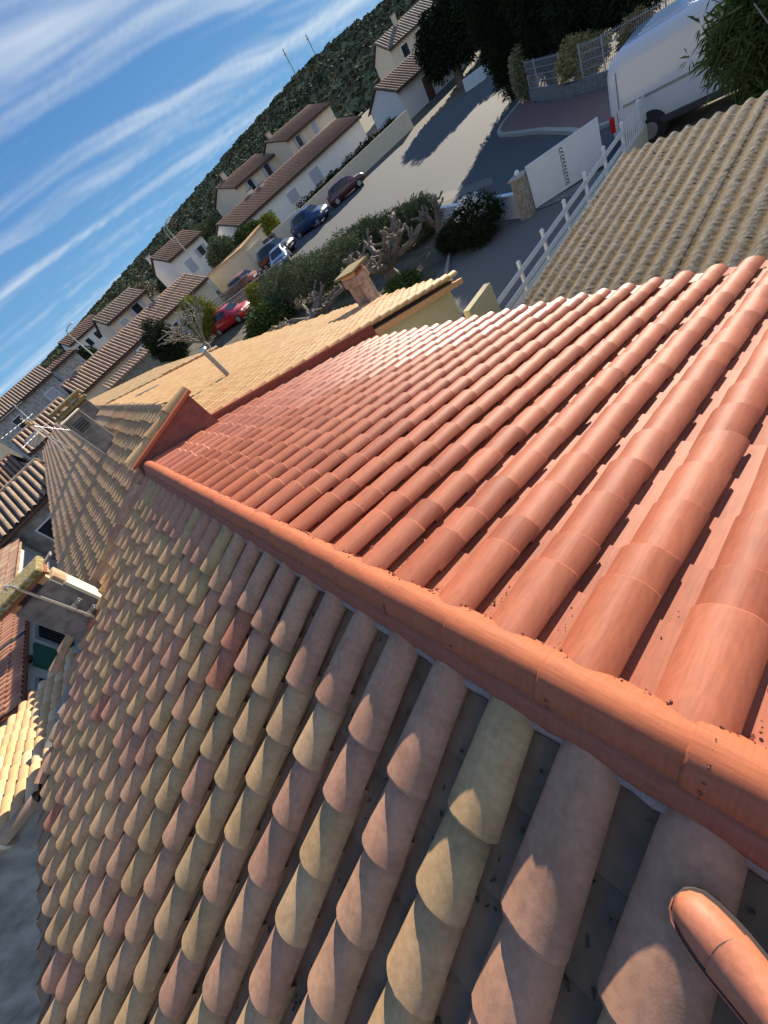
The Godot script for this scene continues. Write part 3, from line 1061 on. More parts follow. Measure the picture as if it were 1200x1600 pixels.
	var prof := [[0.0, 0.006, 0.020, 0.0], [0.006, 0.022, 0.034, 0.0], [0.018, 0.034, 0.044, 0.0], [0.04, 0.041, 0.052, 0.0], [0.065, 0.044, 0.056, 0.0], [0.085, 0.0445, 0.058, 0.0], [0.11, 0.043, 0.060, 0.0], [0.15, 0.041, 0.072, 0.0], [0.20, 0.037, 0.092, 0.0], [0.25, 0.036, 0.105, 0.0], [0.28, 0.034, 0.11, 0.0], [0.292, 0.022, 0.108, 0.0]]
	for which in 2:
		var rings := []
		for q in prof:
			if which == 1 and (q[0] < 0.046 or q[0] > 0.26):
				continue
			var grow := 0.0022 if which == 1 else 0.0
			var ring := []
			for i in 18:
				var a := TAU * i / 18.0
				var cx := sin(a)
				var cy := cos(a)
				var hh: float = (q[2] + grow) * (cy if cy > 0.0 else cy * 0.12)
				var ww: float = (q[1] + grow) * (signf(cx) * pow(absf(cx), 0.8))
				ring.append(tip + fwd * (q[0] + (0.016 * cx * cx if which == 1 and rings.is_empty() else 0.0)) + rt * ww + upv * (hh + 0.012))
			ring.reverse()
			rings.append(ring)
		s = st()
		loft(s, rings, 0, true)
		part("upper" if which == 0 else "vamp", s, M.leather, sh)
	var rings := []
	for lay in [-0.004, 0.020]:
		var ring := []
		for side in [1, -1]:
			var list := prof.duplicate()
			if side == -1:
				list.reverse()
			for q in list:
				ring.append(tip + fwd * q[0] + rt * (q[1] + (0.0085 if lay < 0.01 else 0.0075)) * side + upv * lay)
		rings.append(ring)
	s = st()
	loft(s, rings, -1, true)
	part("sole", s, M.sole, sh)
	var wl := []
	var wr := []
	for q in prof:
		wl.append(tip + fwd * q[0] + rt * (q[1] + 0.006) * -1.0 + upv * 0.021)
		wr.append(0.0016)
	s = st()
	tube(s, wl, wr, 5)
	part("welt", s, M.leather, sh)
	s = st()
	var seam := []
	var sr := []
	for i in 11:      # stitched edge of the vamp over the toe cap
		var aa := -1.35 + 2.7 * i / 10.0
		seam.append(tip + fwd * (0.0640 + 0.016 * sin(aa) * sin(aa)) + rt * 0.0435 * sin(aa) + upv * (0.013 + 0.0570 * cos(aa)))
		sr.append(0.0009)
	tube(s, seam, sr, 5)
	part("seam", s, M.sole, sh)
	for k in 4:
		for e in [-1, 1]:
			s = st()
			var o: Vector3 = tip + fwd * (0.150 + 0.022 * k) + rt * 0.020 * e + upv * (0.083 + 0.008 * k)
			tube(s, [o - upv * 0.002, o + upv * 0.004], [0.0045, 0.004], 8)
			part("eyelet", s, M.dark_metal, sh)
		s = st()
		var a := tip + fwd * (0.150 + 0.022 * k) - rt * 0.02 + upv * (0.086 + 0.008 * k)
		var b := tip + fwd * (0.161 + 0.022 * k) + rt * 0.02 + upv * (0.090 + 0.008 * k)
		tube(s, [a, (a + b) * 0.5 + upv * 0.008, b], [0.003, 0.0035, 0.003], 6)
		part("lace", s, M.black, sh)

func antenna(label: String, foot: Vector3, head: Vector3, rich: bool) -> void:
	var a := thing("television_aerial", label, "aerial", foot)
	var s := st()
	rod(s, foot, head, 0.022, 8)
	part("mast", s, M.galv if rich else M.galv_dull, a)
	var ax := (head - foot).normalized()
	var dirs := [Vector3(-0.9, 0.05, -0.4), Vector3(-0.7, 0.0, 0.7)] if rich else [Vector3(-0.95, 0, 0.2)]
	for k in dirs.size():
		var d: Vector3 = dirs[k].normalized()
		var o := head - ax * (0.1 + 0.42 * k)
		s = st()
		rod(s, o - d * 0.25, o + d * 0.9, 0.012, 6)
		var boom := part("boom", s, M.galv, a)
		var side := d.cross(Vector3.UP).normalized()
		for e in 7:
			s = st()
			var c := o + d * (-0.2 + 0.16 * e)
			var w := 0.26 - 0.018 * e
			rod(s, c - side * w, c + side * w, 0.008, 5)
			part("element", s, M.white_paint if rich else M.galv, boom)
	if rich:
		s = st()
		soft_box(s, head - ax * 0.22, Vector3(0.12, 0.16, 0.10), 0.02)
		part("amplifier_box", s, M.tile_orange[0], a)
		s = st()
		box(s, foot + ax * 0.85 + Vector3(-0.30, -0.02, 0.05), Vector3(0.42, 0.30, 0.03), Basis(Vector3(0, 1, 0), 0.4))
		part("reflector", s, M.galv_dull, a)
		s = st()
		rod(s, foot + ax * 1.1, foot + Vector3(0.55, 0.25, -0.2), 0.008, 5)
		rod(s, foot + ax * 1.1, foot + Vector3(-0.5, 0.0, -0.5), 0.008, 5)
		part("stay", s, M.galv, a)

# ------------------------------------------------------------------ corrugated lean-to
func make_shed() -> void:
	var h := thing("shed", "low shed under lichen-covered corrugated fibre cement sheets below the red eave", "shed", Vector3(6.1, 0, -1.0))
	var s := st()
	box(s, Vector3(6.0, 1.32, -0.4), Vector3(3.5, 2.64, 5.2))
	part("wall", s, M.cream, h)
	var noise := FastNoiseLite.new()
	noise.seed = 4
	noise.frequency = 1.0
	noise.fractal_octaves = 4
	var spots := FastNoiseLite.new()
	spots.seed = 8
	spots.frequency = 5.0
	spots.fractal_octaves = 4
	var mm := mat(Color.WHITE, 0.96, N.pits, Vector3(4.5, 4.5, 4.5), 0.9)
	mm.vertex_color_use_as_albedo = true
	var wave := 0.163
	var col := 0
	for sheet in 7:
		for rowk in 2:
			var t := st()
			t.set_smooth_group(0)
			var nx := 124
			var nz := 62
			var z0 := -3.12 + sheet * wave * 5.0
			var x0 := 4.22 + rowk * 1.86
			var len_x := 1.95
			var grid := []
			for i in nx + 1:
				var line := []
				for j in nz + 1:
					var z := z0 + wave * 5.25 * j / nz
					var x := x0 + len_x * i / nx
					var ph := TAU * (z - z0) / wave
					var crest := 0.5 + 0.5 * cos(ph)
					var rough := noise.get_noise_2d(x * 14.0, z * 14.0) * 0.006 + noise.get_noise_2d(x * 38.0, z * 38.0) * 0.0045 * (0.5 + crest)
					var y := 2.70 + 0.022 * (x - 4.2) + 0.030 * pow(crest, 0.8) * 1.5 + rough + (0.004 * (sheet % 2)) + (0.009 * (1 - rowk))
					var m := spots.get_noise_2d(x * 0.7, z * 1.2) * 0.7 + spots.get_noise_2d(x * 4.0, z * 4.0) * 0.45
					var grey := 0.25 + 0.22 * noise.get_noise_2d(x * 9.0 + 5.0, z * 9.0)
					var c := Color(grey, grey * 0.87, grey * 0.68)
					var och := clampf((1.0 - crest) * 1.2 - 0.22 + m * 1.5, 0.0, 1.0)
					c = c.lerp(Color(0.25, 0.145, 0.028), och * 0.95)
					var dk := clampf(spots.get_noise_2d(x * 5.0 + 40.0, z * 5.0) * 2.6 - 0.25, 0.0, 1.0)
					c = c.lerp(Color(0.11, 0.10, 0.085), dk * 0.7)
					var pale := clampf(spots.get_noise_2d(x * 6.0 + 90.0, z * 6.0) * 2.8 - 0.7, 0.0, 1.0)
					c = c.lerp(Color(0.52, 0.49, 0.42), pale * 0.8 * crest)
					line.append([Vector3(x, y, z), c])
				grid.append(line)
			for i in nx:
				for j in nz:
					for q in [[0, 0], [0, 1], [1, 1], [0, 0], [1, 1], [1, 0]]:
						var v: Array = grid[i + q[0]][j + q[1]]
						t.set_color(v[1])
						t.add_vertex(v[0])
			for i in nx:      # thickness at the cut side
				for q in [[i, 0, 0], [i + 1, 0, 0], [i + 1, 0, 1], [i, 0, 0], [i + 1, 0, 1], [i, 0, 1]]:
					var v: Array = grid[q[0]][0]
					t.set_color(Color(0.12, 0.11, 0.10))
					t.add_vertex(v[0] - Vector3(0, 0.014 * q[2], 0))
			part("corrugated_sheet", t, mm, h)
	s = st()
	bar(s, Vector3(4.20, 2.64, -3.2), Vector3(4.20, 2.64, 2.3), 0.10, 0.13)
	part("mortar_edge", s, M.mortar_grey, h)
# ------------------------------------------------------------------ houses
# facade along local x at z = 0, depth towards -z; windows: [x, y, w, h, kind] kind 0 pane, 1 closed shutter, 2 pane with open shutters
func house(label: String, base: Vector3, yaw: float, w: float, d: float, eave: float, rise: float, wall: Material, tile: Material, windows: Array, group := "", stacks := [], hollow := 0.26) -> Node3D:
	var h := thing("house", label, "house", base, group, true, yaw)
	var s := st()
	prism(s, [Vector2(0, -2.0), Vector2(d, -2.0), Vector2(d, eave), Vector2(d * 0.5, eave + rise), Vector2(0, eave)], Vector3.ZERO, Vector3(0, 0, -1), Vector3(0, 1, 0), w)
	part("wall", s, wall, h)
	var pit := atan2(rise, d * 0.5)
	var run := sqrt(rise * rise + d * d * 0.25) + 0.38
	for side in [1, -1]:
		var b := Basis(Vector3(side, 0, 0), Vector3(0, cos(pit), sin(pit) * side), Vector3(0, -sin(pit), cos(pit) * side))
		var top := Vector3(w * 0.5, eave + rise + 0.02, -d * 0.5)
		s = st()
		box(s, top + b.z * run * 0.5 + b.y * 0.05, Vector3(w + 0.5, 0.08, run), b)
		var roof := part("roof", s, M.dark_bed, h)
		s = st()
		var count := int((w + 0.5) / hollow)
		for k in count:
			var x := -(w + 0.5) * 0.5 + (k + 0.5) * (w + 0.5) / count
			s.set_smooth_group(1)
			var r := hollow * 0.33
			for i in 4:
				var a0 := PI * (i / 4.0 - 0.5)
				var a1 := PI * ((i + 1) / 4.0 - 0.5)
				var p0 := top + b * Vector3(x + r * sin(a0), 0.09 + r * 0.9 * cos(a0), 0.0)
				var p1 := top + b * Vector3(x + r * sin(a1), 0.09 + r * 0.9 * cos(a1), 0.0)
				var dz := b.z * (run + rng.randf_range(0.0, 0.04))
				quad(s, p0, p0 + dz, p1 + dz, p1)
		part("roof_tiles", s, tile, roof).set_meta("kind", "stuff")
	s = st()
	tube(s, [Vector3(-0.25, eave + rise + 0.10, -d * 0.5), Vector3(w + 0.25, eave + rise + 0.10, -d * 0.5)], [0.13, 0.13], 8)
	part("ridge", s, tile, h)
	s = st()
	rod(s, Vector3(-0.25, eave - 0.14, 0.36), Vector3(w + 0.25, eave - 0.14, 0.36), 0.07, 6)
	part("gutter", s, M.brown_wood, h)
	for q in windows:
		var f := st()
		box(f, Vector3(q[0], q[1], 0.02), Vector3(q[2] + 0.14, q[3] + 0.14, 0.08))
		var wn := part("window", f, M.white_paint, h)
		if q[4] == 1:
			f = st()
			box(f, Vector3(q[0], q[1], 0.07), Vector3(q[2], q[3], 0.05))
			part("roller_shutter", f, M.shutter, wn)
		elif q[4] == 3:
			f = st()
			box(f, Vector3(q[0], q[1], 0.08), Vector3(q[2], q[3], 0.06))
			part("door_panel", f, M.brown_wood, wn)
		else:
			f = st()
			box(f, Vector3(q[0], q[1], 0.05), Vector3(q[2], q[3], 0.05))
			part("pane", f, M.glass, wn)
			if q[4] == 2:
				for e in [-1, 1]:
					f = st()
					box(f, Vector3(q[0] + e * q[2] * 0.80, q[1], 0.07), Vector3(q[2] * 0.5, q[3], 0.05))
					part("shutter", f, M.shutter, wn)
	for q in stacks:     # [x, z, height above the ridge]
		s = st()
		box(s, Vector3(q[0], eave + rise * 0.6 + q[2] * 0.5, q[1]), Vector3(0.55, rise * 0.9 + q[2], 0.45))
		var c := part("chimney", s, wall, h)
		s = st()
		box(s, Vector3(q[0], eave + rise * 1.05 + q[2] + 0.05, q[1]), Vector3(0.8, 0.09, 0.7))
		part("cap", s, M.concrete, c)
	return h

func make_houses() -> void:
	var g := "terraced houses across the street"
	# long single-storey rows
	house("long low house with striped tile roof and maroon door, left of the lamp", at(3.0, -45.0) + Vector3(0, -0.1, 0), 0.0, 16.3, 7.0, 2.95, 1.25, M.cream_pale, M.tile_rose, [[13.6, 1.35, 1.5, 2.3, 3], [10.4, 1.3, 1.3, 1.5, 2], [6.2, 1.3, 1.3, 1.4, 1]], g, [[12.3, -3.4, 0.35], [2.0, -3.4, 0.35]], 0.34)
	house("long low house with umber striped roof and pale wall behind the blue van", Vector3(29.0, 2.30, -50.0), 0.0, 24.0, 7.6, 2.85, 1.35, M.white_wall, M.tile_umber, [[4.0, 1.5, 1.6, 1.1, 1], [8.6, 1.5, 1.6, 1.1, 1], [13.2, 1.4, 1.8, 1.5, 1]], g, [[6.4, -3.9, 0.5], [7.9, -3.4, 0.2]], 0.34)
	# two-storey houses behind them
	house("two-storey white house with rust roof and closed grey shutter behind the lamp", at(21.6, -55.0) + Vector3(0, -0.55, 0), 0.0, 5.3, 6.6, 5.75, 1.25, M.white_wall, M.tile_umber, [[1.9, 4.1, 1.2, 1.3, 1], [4.1, 4.5, 0.75, 0.9, 2]], g, [[0.3, -5.0, 0.5]], 0.34)
	house("two-storey cream house with brown roof and two pairs of blue-grey shutters", at(11.8, -57.0) + Vector3(0, -0.60, 0), 0.0, 5.6, 7.0, 5.3, 1.15, M.cream_pale, M.tile_brown, [[1.5, 4.2, 1.0, 1.1, 1], [3.7, 4.4, 1.0, 1.25, 2]], g, [[0.4, -5.4, 0.3]], 0.36)
	house("cream two-storey house with tan roof and two dark windows above the umber row", Vector3(38.9, 3.3, -62.0), 0.0, 8.6, 7.6, 5.2, 1.35, M.cream_pale, M.tile_umber, [[2.6, 4.3, 0.8, 1.2, 2], [6.4, 4.3, 0.9, 1.3, 2]], g, [[2.0, -3.8, 0.9]], 0.34)
	house("tall cream gabled house at the right end above the umber row", Vector3(47.4, 3.1, -58.0), 0.0, 10.0, 7.6, 5.4, 1.4, M.cream_pale, M.tile_umber, [[2.0, 4.5, 0.8, 1.2, 2], [5.6, 4.5, 0.9, 1.2, 1]], g, [[1.0, -3.8, 0.7]], 0.34)
	house("small distant white house with rust roof and four dark windows", at(10.6, -84.0) + Vector3(0, -0.2, 0), 0.05, 6.8, 7.0, 5.0, 1.2, M.white_wall, M.tile_umber, [[1.0, 3.7, 0.8, 1.1, 0], [2.6, 3.7, 0.8, 1.1, 0], [4.4, 3.7, 0.8, 1.1, 0], [5.8, 3.7, 0.8, 1.1, 0]], "", [], 0.4)
	house("far left two-storey house with tan striped roof and grey wall behind the aerial", at(-5.4, -62.0) + Vector3(0, 0.0, 0), 0.0, 9.3, 7.0, 4.65, 1.25, M.stucco, M.tile_brown, [[7.6, 3.0, 1.2, 1.2, 1], [3.0, 3.2, 1.0, 1.1, 0]], "", [[1.6, -4.5, 0.3]], 0.34)
	house("grey flat-walled block with dark roof between the far left house and the row", at(5.2, -74.0) + Vector3(0, 0, 0), 0.0, 4.0, 6.0, 4.3, 0.5, M.stucco, M.tile_umber, [], "", [], 0.4)
	house("low house with tan barrel tiles beyond the brown roof's far corner", at(-2.8, -37.5) + Vector3(0, 0.25, 0), 0.0, 4.2, 5.4, 2.85, 1.0, M.stucco, M.tile_rose, [[0.9, 1.6, 0.9, 1.0, 0]], "", [], 0.34)
	house("small house with dark rust tiles at the left edge beyond the bluish wall", at(-10.5, -38.0) + Vector3(0, 0.0, 0), 0.0, 6.4, 5.0, 2.5, 1.0, M.white_wall, M.tile_umber, [[4.0, 1.4, 1.0, 1.0, 0]], "", [], 0.34)
	house("house with stubby grey-brown tiles and brown gutter beside the brown roof", Vector3(-10.0, 0.0, -21.2), 0.0, 7.9, 4.6, 3.02, 0.80, M.stucco, M.tile_brown, [[6.6, 1.7, 1.3, 1.2, 0], [3.0, 1.6, 1.2, 1.4, 1]], "", [], 0.30)
	# beyond the logo's place: houses at the top of the street
	house("beige two-storey house with brown roof high above the road's end", at(66.0, -52.0) + Vector3(0, -0.3, 0), -0.55, 12.0, 8.0, 5.3, 1.6, M.cream_pale, M.tile_brown, [[2.0, 4.1, 1.0, 1.2, 0], [5.0, 4.1, 1.0, 1.3, 0], [8.5, 4.1, 1.0, 1.2, 1]], "", [[3.4, -3.6, 1.0]], 0.4)
	house("white house with dark roof beside the palms at the road's end", at(47.5, -38.5) + Vector3(0, -0.2, 0), -0.35, 9.5, 7.0, 2.9, 1.3, M.white_wall, M.tile_umber, [[3.6, 1.2, 1.0, 2.1, 3], [6.8, 1.5, 1.2, 1.2, 1]], "", [], 0.36)
	# annexe in front of the long row, with an air conditioner
	var an := thing("annexe", "tiled lean-to annexe with grey wall in front of the long low house", "shed", at(5.0, -42.2), "", true, 0.0)
	var s := st()
	box(s, Vector3(2.6, 0.9, -1.0), Vector3(5.8, 2.2, 2.2))
	part("wall", s, M.concrete, an)
	s = st()
	for k in 19:
		var x := -0.3 + k * 0.315
		rod(s, Vector3(x, 2.42, -1.6), Vector3(x, 2.02, 0.35), 0.11, 6)
	part("roof_tiles", s, M.tile_rose, an).set_meta("kind", "stuff")
	var ac := thing("air_conditioner", "white air conditioner unit on the grey wall above the annexe", "air conditioner", at(9.6, -44.6, 2.1), "", true)
	s = st()
	soft_box(s, Vector3(0, 0, 0), Vector3(0.95, 0.7, 0.4), 0.03)
	part("casing", s, M.white_paint, ac)
	s = st()
	tube(s, [Vector3(-0.12, 0, 0.20), Vector3(-0.12, 0, 0.212)], [0.25, 0.24], 16)
	part("fan_grille", s, M.dark_metal, ac)
	# garage with an ochre roof and the yard walls by the parked cars
	var ga := thing("garage", "pale rendered garage with low sand-coloured roof beside the parked cars", "garage", at(21.6, -49.2), "", true, -1.18)
	s = st()
	box(s, Vector3(3.0, 0.6, -2.6), Vector3(6.0, 3.4, 5.2))
	part("wall", s, M.cream_pale, ga)
	s = st()
	box(s, Vector3(3.0, 2.36, -2.6), Vector3(6.3, 0.12, 5.5), Basis(Vector3(1, 0, 0), 0.05))
	part("roof", s, M.yellow[0], ga)
	var wl := [[[24.4, -43.9], [27.0, -44.6], 1.9, "tan rendered garden wall beside the dark car and the lidded bin"], [[28.0, -43.6], [30.8, -41.2], 1.6, "dusty pink wall section between the dark gate and the blue van"], [[30.8, -41.2], [43.5, -35.0], 1.5, "long beige street wall under the clipped hedge behind the blue van"]]
	for q in wl:
		s = st()
		var a := at(q[0][0], q[0][1], q[2] * 0.5 - 0.2)
		var b := at(q[1][0], q[1][1], q[2] * 0.5 - 0.2)
		bar(s, a, b, 0.2, q[2] + 0.4)
		single("garden_wall", s, M.cream_pale, q[3], "wall")
	var gt := thing("driveway_gate", "dark grey double-leaf driveway gate between beige walls by the bin", "gate", at(27.2, -44.3))
	for e in 2:
		s = st()
		var a := at(26.9 + 0.62 * e, -44.5 + 0.55 * e, 0.75)
		var b := at(27.45 + 0.62 * e, -44.0 + 0.55 * e, 0.75)
		bar(s, a, b, 0.07, 1.4)
		var leaf := part("gate_leaf", s, M.dark_metal, gt)
		s = st()
		bar(s, a + Vector3(-0.05, 0.72, 0.05), b + Vector3(-0.05, 0.72, 0.05), 0.1, 0.05)
		part("top_rail", s, M.galv_dull, leaf)
	var bn := thing("wheelie_bin", "grey wheelie bin with yellow lid beside the tan garden wall", "bin", at(25.6, -43.0), "", true, 0.6)
	s = st()
	box(s, Vector3(0, 0.5, 0), Vector3(0.6, 1.0, 0.65))
	part("body", s, M.dark_metal, bn)
	s = st()
	box(s, Vector3(0, 1.05, 0), Vector3(0.66, 0.09, 0.74), Basis(Vector3(1, 0, 0), 0.08))
	part("lid", s, M.yellow_paint, bn)
	for e in [-1, 1]:
		s = st()
		rod(s, Vector3(0.28 * e, 0.1, -0.3), Vector3(0.34 * e, 0.1, -0.3), 0.1, 10)
		part("wheel", s, M.black, bn)
	# openwork fence by the red car
	claustra("concrete openwork fence with round holes beside the garage", Vector2(17.3, -42.9), Vector2(20.6, -39.5), 1.15)
	claustra("grey openwork street fence running past the red car", Vector2(14.6, -39.6), Vector2(20.4, -33.0), 1.1)
	# lamps
	lamp("green-grey street lamp with curved head in front of the two-storey white house", at(21.3, -48.6), 7.3)
	lamp("slender grey street lamp left of the curved-head lamp, behind the striped roof", at(24.5, -57.0), 7.2)
	lamp("thin pale post rising behind the long low roof on its left side", at(7.0, -49.5, 3.0), 3.3)

func claustra(label: String, a: Vector2, b: Vector2, high: float) -> void:
	var f := thing("openwork_fence", label, "fence", at(a.x, a.y))
	var s := st()
	bar(s, at(a.x, a.y, 0.1), at(b.x, b.y, 0.1), 0.16, 0.5)
	bar(s, at(a.x, a.y, high), at(b.x, b.y, high), 0.16, 0.1)
	part("rail", s, M.concrete, f)
	var n := int((b - a).length() / 0.30)
	for k in n:
		var p := a.lerp(b, (k + 0.5) / n)
		s = st()
		for e in 2:
			for i in 8:
				var t0 := TAU * i / 8.0
				var t1 := TAU * (i + 1) / 8.0
				var dd := Vector3(b.x - a.x, 0, b.y - a.y).normalized()
				var c := at(p.x, p.y, 0.52 + 0.29 * e)
				rod(s, c + dd * 0.12 * cos(t0) + Vector3.UP * 0.12 * sin(t0), c + dd * 0.12 * cos(t1) + Vector3.UP * 0.12 * sin(t1), 0.035, 4)
		part("openwork_block", s, M.concrete, f)

func lamp(label: String, foot: Vector3, high: float) -> void:
	var l := thing("street_lamp", label, "street lamp", foot, "", true)
	var s := st()
	var top := Vector3(0, high, 0)
	tube(s, [Vector3.ZERO, Vector3(0, high * 0.5, 0), top, Vector3(0.10, high + 0.35, 0.06), Vector3(0.5, high + 0.5, 0.3)], [0.085, 0.07, 0.055, 0.05, 0.045], 8)
	part("post", s, mat(lin(0.34, 0.42, 0.38), 0.5), l)
	s = st()
	soft_box(s, Vector3(0.75, high + 0.5, 0.45), Vector3(0.6, 0.14, 0.26), 0.05, Basis(Vector3(0, 1, 0), -0.54))
	part("lamp_head", s, M.white_paint, l)
	s = st()
	rod(s, Vector3(0, 0, 0), Vector3(0, 0.5, 0), 0.12, 8)
	part("base", s, M.galv_dull, l)

# lower houses left of the old slope
func make_left_roofs() -> void:
	# sandy orange roof falling away from its ridge, grey wall facing us
	var h := thing("house", "lower house with sandy orange tiles and a plain grey rendered wall", "house", Vector3(-5.2, 0, -6.5))
	var s := st()
	prism(s, [Vector2(0, 0), Vector2(2.5, 0), Vector2(2.5, 2.80), Vector2(0, 3.06)], Vector3(-9.0, 0, -4.37), Vector3(0, 0, -1), Vector3(0, 1, 0), 6.08)
	part("wall", s, M.stucco, h)
	var pit := atan(0.105)
	var b := Basis(Vector3(-1, 0, 0), Vector3(0, cos(pit), -sin(pit)), Vector3(0, -sin(pit), -cos(pit)))
	var o := Vector3(0, 3.12, -4.40)
	s = st()
	box(s, Vector3(-6.0, 0, 0) + o + b.z * 1.32 + b.y * -0.04, Vector3(6.0, 0.06, 2.64), b)
	var roof := part("orange_roof_slope", s, M.dark_bed, h)
	var places := []
	var x := -2.66
	while x > -8.9:
		var e := 0.30 + rng.randf_range(-0.03, 0.03)
		while e < 2.80:
			var p := o + b.z * (e - 0.33)
			p.x = x
			if p.z > far_edge(x) - 0.12:
				e += 0.24
				continue
			places.append([Transform3D(jitter(b, 0.015), p), rng.randi() % 4, 0])
			e += 0.24
		x -= 0.182
	lay(roof, "orange_cover_tile", "far_orange_tiles", [barrel(0.062, 0.073, 0.048, 0.056, 0.33, 0.012, 8, 111, 0.018)], M.tile_orange, places, 300, M.old_far)
	var pans := []
	x = -3.02
	while x > -8.9:
		pans.append(Transform3D(Basis(b.x, b.y, b.z * 2.6), o + b.y * -0.01 + Vector3(x, 0, 0)))
		x -= 0.182
	many("orange_channels", channel(0.088, 0.045, 1.0, 4, 0.0), M.tile_orange[2], pans, null, roof)
	var rt := barrel(0.082, 0.092, 0.078, 0.086, 0.40, 0.012, 12, 121, 0.008)
	x = -2.92
	while x > -8.8:
		var q := part("ridge_tile", rt, M.tile_rose, roof)
		q.transform = Transform3D(jitter(Basis(Vector3(0, 0, 1), Vector3(0, 1, 0), Vector3(-1, 0, 0)), 0.015), Vector3(x, 3.12, -4.34))
		var mo := st()
		tube(mo, [Vector3(x - 0.385, 3.122, -4.34), Vector3(x - 0.42, 3.122, -4.34)], [0.098, 0.095], 12)
		part("mortar_joint", mo, M.cream_pale, roof)
		x -= 0.38
	# two houses with slopes facing the old roof
	for k in 2:
		var z0: float = [-9.2, -14.9][k]
		var z1: float = [-14.3, -21.0][k]
		var ey: float = [2.25, 2.62][k]
		var hh := thing("house", ["lower house with rust red tiles, dark repair patches and sunlit white wall strip", "lower house with blotchy pink tiles behind the mossy chimney"][k], "house", Vector3(-7, 0, (z0 + z1) * 0.5))
		s = st()
		prism(s, [Vector2(-11, 0), Vector2(-4.75, 0), Vector2(-4.75, ey - 0.12), Vector2(-8.0, ey + 0.85), Vector2(-11, ey - 0.1)], Vector3(0, 0, z1), Vector3(1, 0, 0), Vector3(0, 1, 0), z0 - z1)
		part("wall", s, M.white_wall, hh)
		var pb := slope_basis(1.0, 0.27)
		var po := Vector3(-8.0, ey + 0.92, 0)
		var sl := part("roof_slope", deck(po, pb, 0.0, 3.6, z1 - 0.1, z0 + 0.1, -0.03, 0.06), M.tile_rose if k == 1 else M.tile_red, hh)
		var ts := []
		var z := z0
		var mats := []
		for t in ([[0.45, 0.215, 0.125], [0.50, 0.25, 0.15], [0.42, 0.185, 0.11], [0.05, 0.05, 0.05]] if k == 0 else [[0.50, 0.29, 0.19], [0.58, 0.42, 0.28], [0.46, 0.25, 0.165], [0.55, 0.36, 0.22]]):
			mats.append(mat(lin(t[0], t[1], t[2]), 0.8, N.stain, Vector3(0.7, 0.7, 0.7)))
		while z > z1:
			var e := 0.3
			while e < 3.75:
				var p := po + pb.z * (e - 0.33)
				p.z = z
				var mi := rng.randi() % 3
				if k == 0 and e > 2.4 and absf(z + 11.9) < 0.4 and rng.randf() < 0.5:
					mi = 3
				ts.append([Transform3D(jitter(pb, 0.012), p), mi, 0])
				e += 0.30
			z -= 0.20
		lay(sl, "rust_tile" if k == 0 else "pink_tile", "far_house_tiles", [barrel(0.068, 0.08, 0.052, 0.06, 0.34, 0.012, 6, 131 + k, 0.016, false)], mats, ts, 150, M.old_far)
		if k == 0:
			for q in [[-10.1, 1.35, 0.9, 0.9], [-13.1, 1.35, 0.8, 0.9]]:
				s = st()
				box(s, Vector3(-4.73, q[1], q[0]), Vector3(0.06, q[3] + 0.1, q[2] + 0.1))
				var w := part("window", s, M.shutter, hh)
				s = st()
				box(s, Vector3(-4.70, q[1], q[0]), Vector3(0.04, q[3], q[2]))
				part("pane", s, M.glass, w)
				s = st()
				for e in 4:
					rod(s, Vector3(-4.66, q[1] - 0.45, q[0] - 0.3 + 0.2 * e), Vector3(-4.66, q[1] + 0.45, q[0] - 0.3 + 0.2 * e), 0.012, 5)
				part("grille", s, M.dark_metal, w)
			s = st()
			box(s, Vector3(-4.72, 0.95, -11.7), Vector3(0.08, 1.9, 1.1))
			var dr := part("door", s, mat(lin(0.02, 0.16, 0.11), 0.5), hh)
			s = st()
			box(s, Vector3(-4.67, 1.0, -11.3), Vector3(0.05, 0.06, 0.12))
			part("handle", s, M.galv, dr)
			s = st()
			rod(s, Vector3(-4.62, 2.05, -11.0), Vector3(-4.62, 2.05, -11.25), 0.05, 8)
			part("wall_lantern", s, M.black, hh)
	s = st()
	prism(s, [Vector2(0, 0), Vector2(1.0, -0.30), Vector2(1.0, -0.26), Vector2(0, 0.04)], Vector3(-3.9, 1.75, -10.4), Vector3(1, 0, 0), Vector3(0, 1, 0), 1.3)
	single("awning", s, mat(lin(0.01, 0.17, 0.15), 0.7), "small teal awning in the shaded yard under the mossy chimney", "awning")
	for k in 5:
		s = st()
		soft_box(s, Vector3(-3.2 + 0.17 * k, 0.1 + 0.05 * (k % 2), -3.1 + 0.1 * k), Vector3(0.14, 0.04, 2.0), 0.006, Basis(Vector3(0, 1, 0), 0.12 * k - 0.2))
		var names := ["leftmost dark plank lying in the shaded gap below the old eave", "second dark plank lying in the shaded gap below the old eave", "middle dark plank lying in the shaded gap below the old eave", "fourth dark plank lying in the shaded gap below the old eave", "rightmost dark plank lying in the shaded gap below the old eave"]
		single("plank", s, M.brown_wood, names[k], "plank", "planks in the gap")
	s = st()
	bar(s, Vector3(-12.5, 1.2, -33.5), Vector3(-3.6, 1.2, -30.0), 0.2, 2.6)
	single("garden_wall", s, mat(lin(0.34, 0.38, 0.44), 0.9, N.patch, Vector3(0.4, 0.4, 0.4)), "bluish grey garden wall behind the rounded hedge at left", "wall")
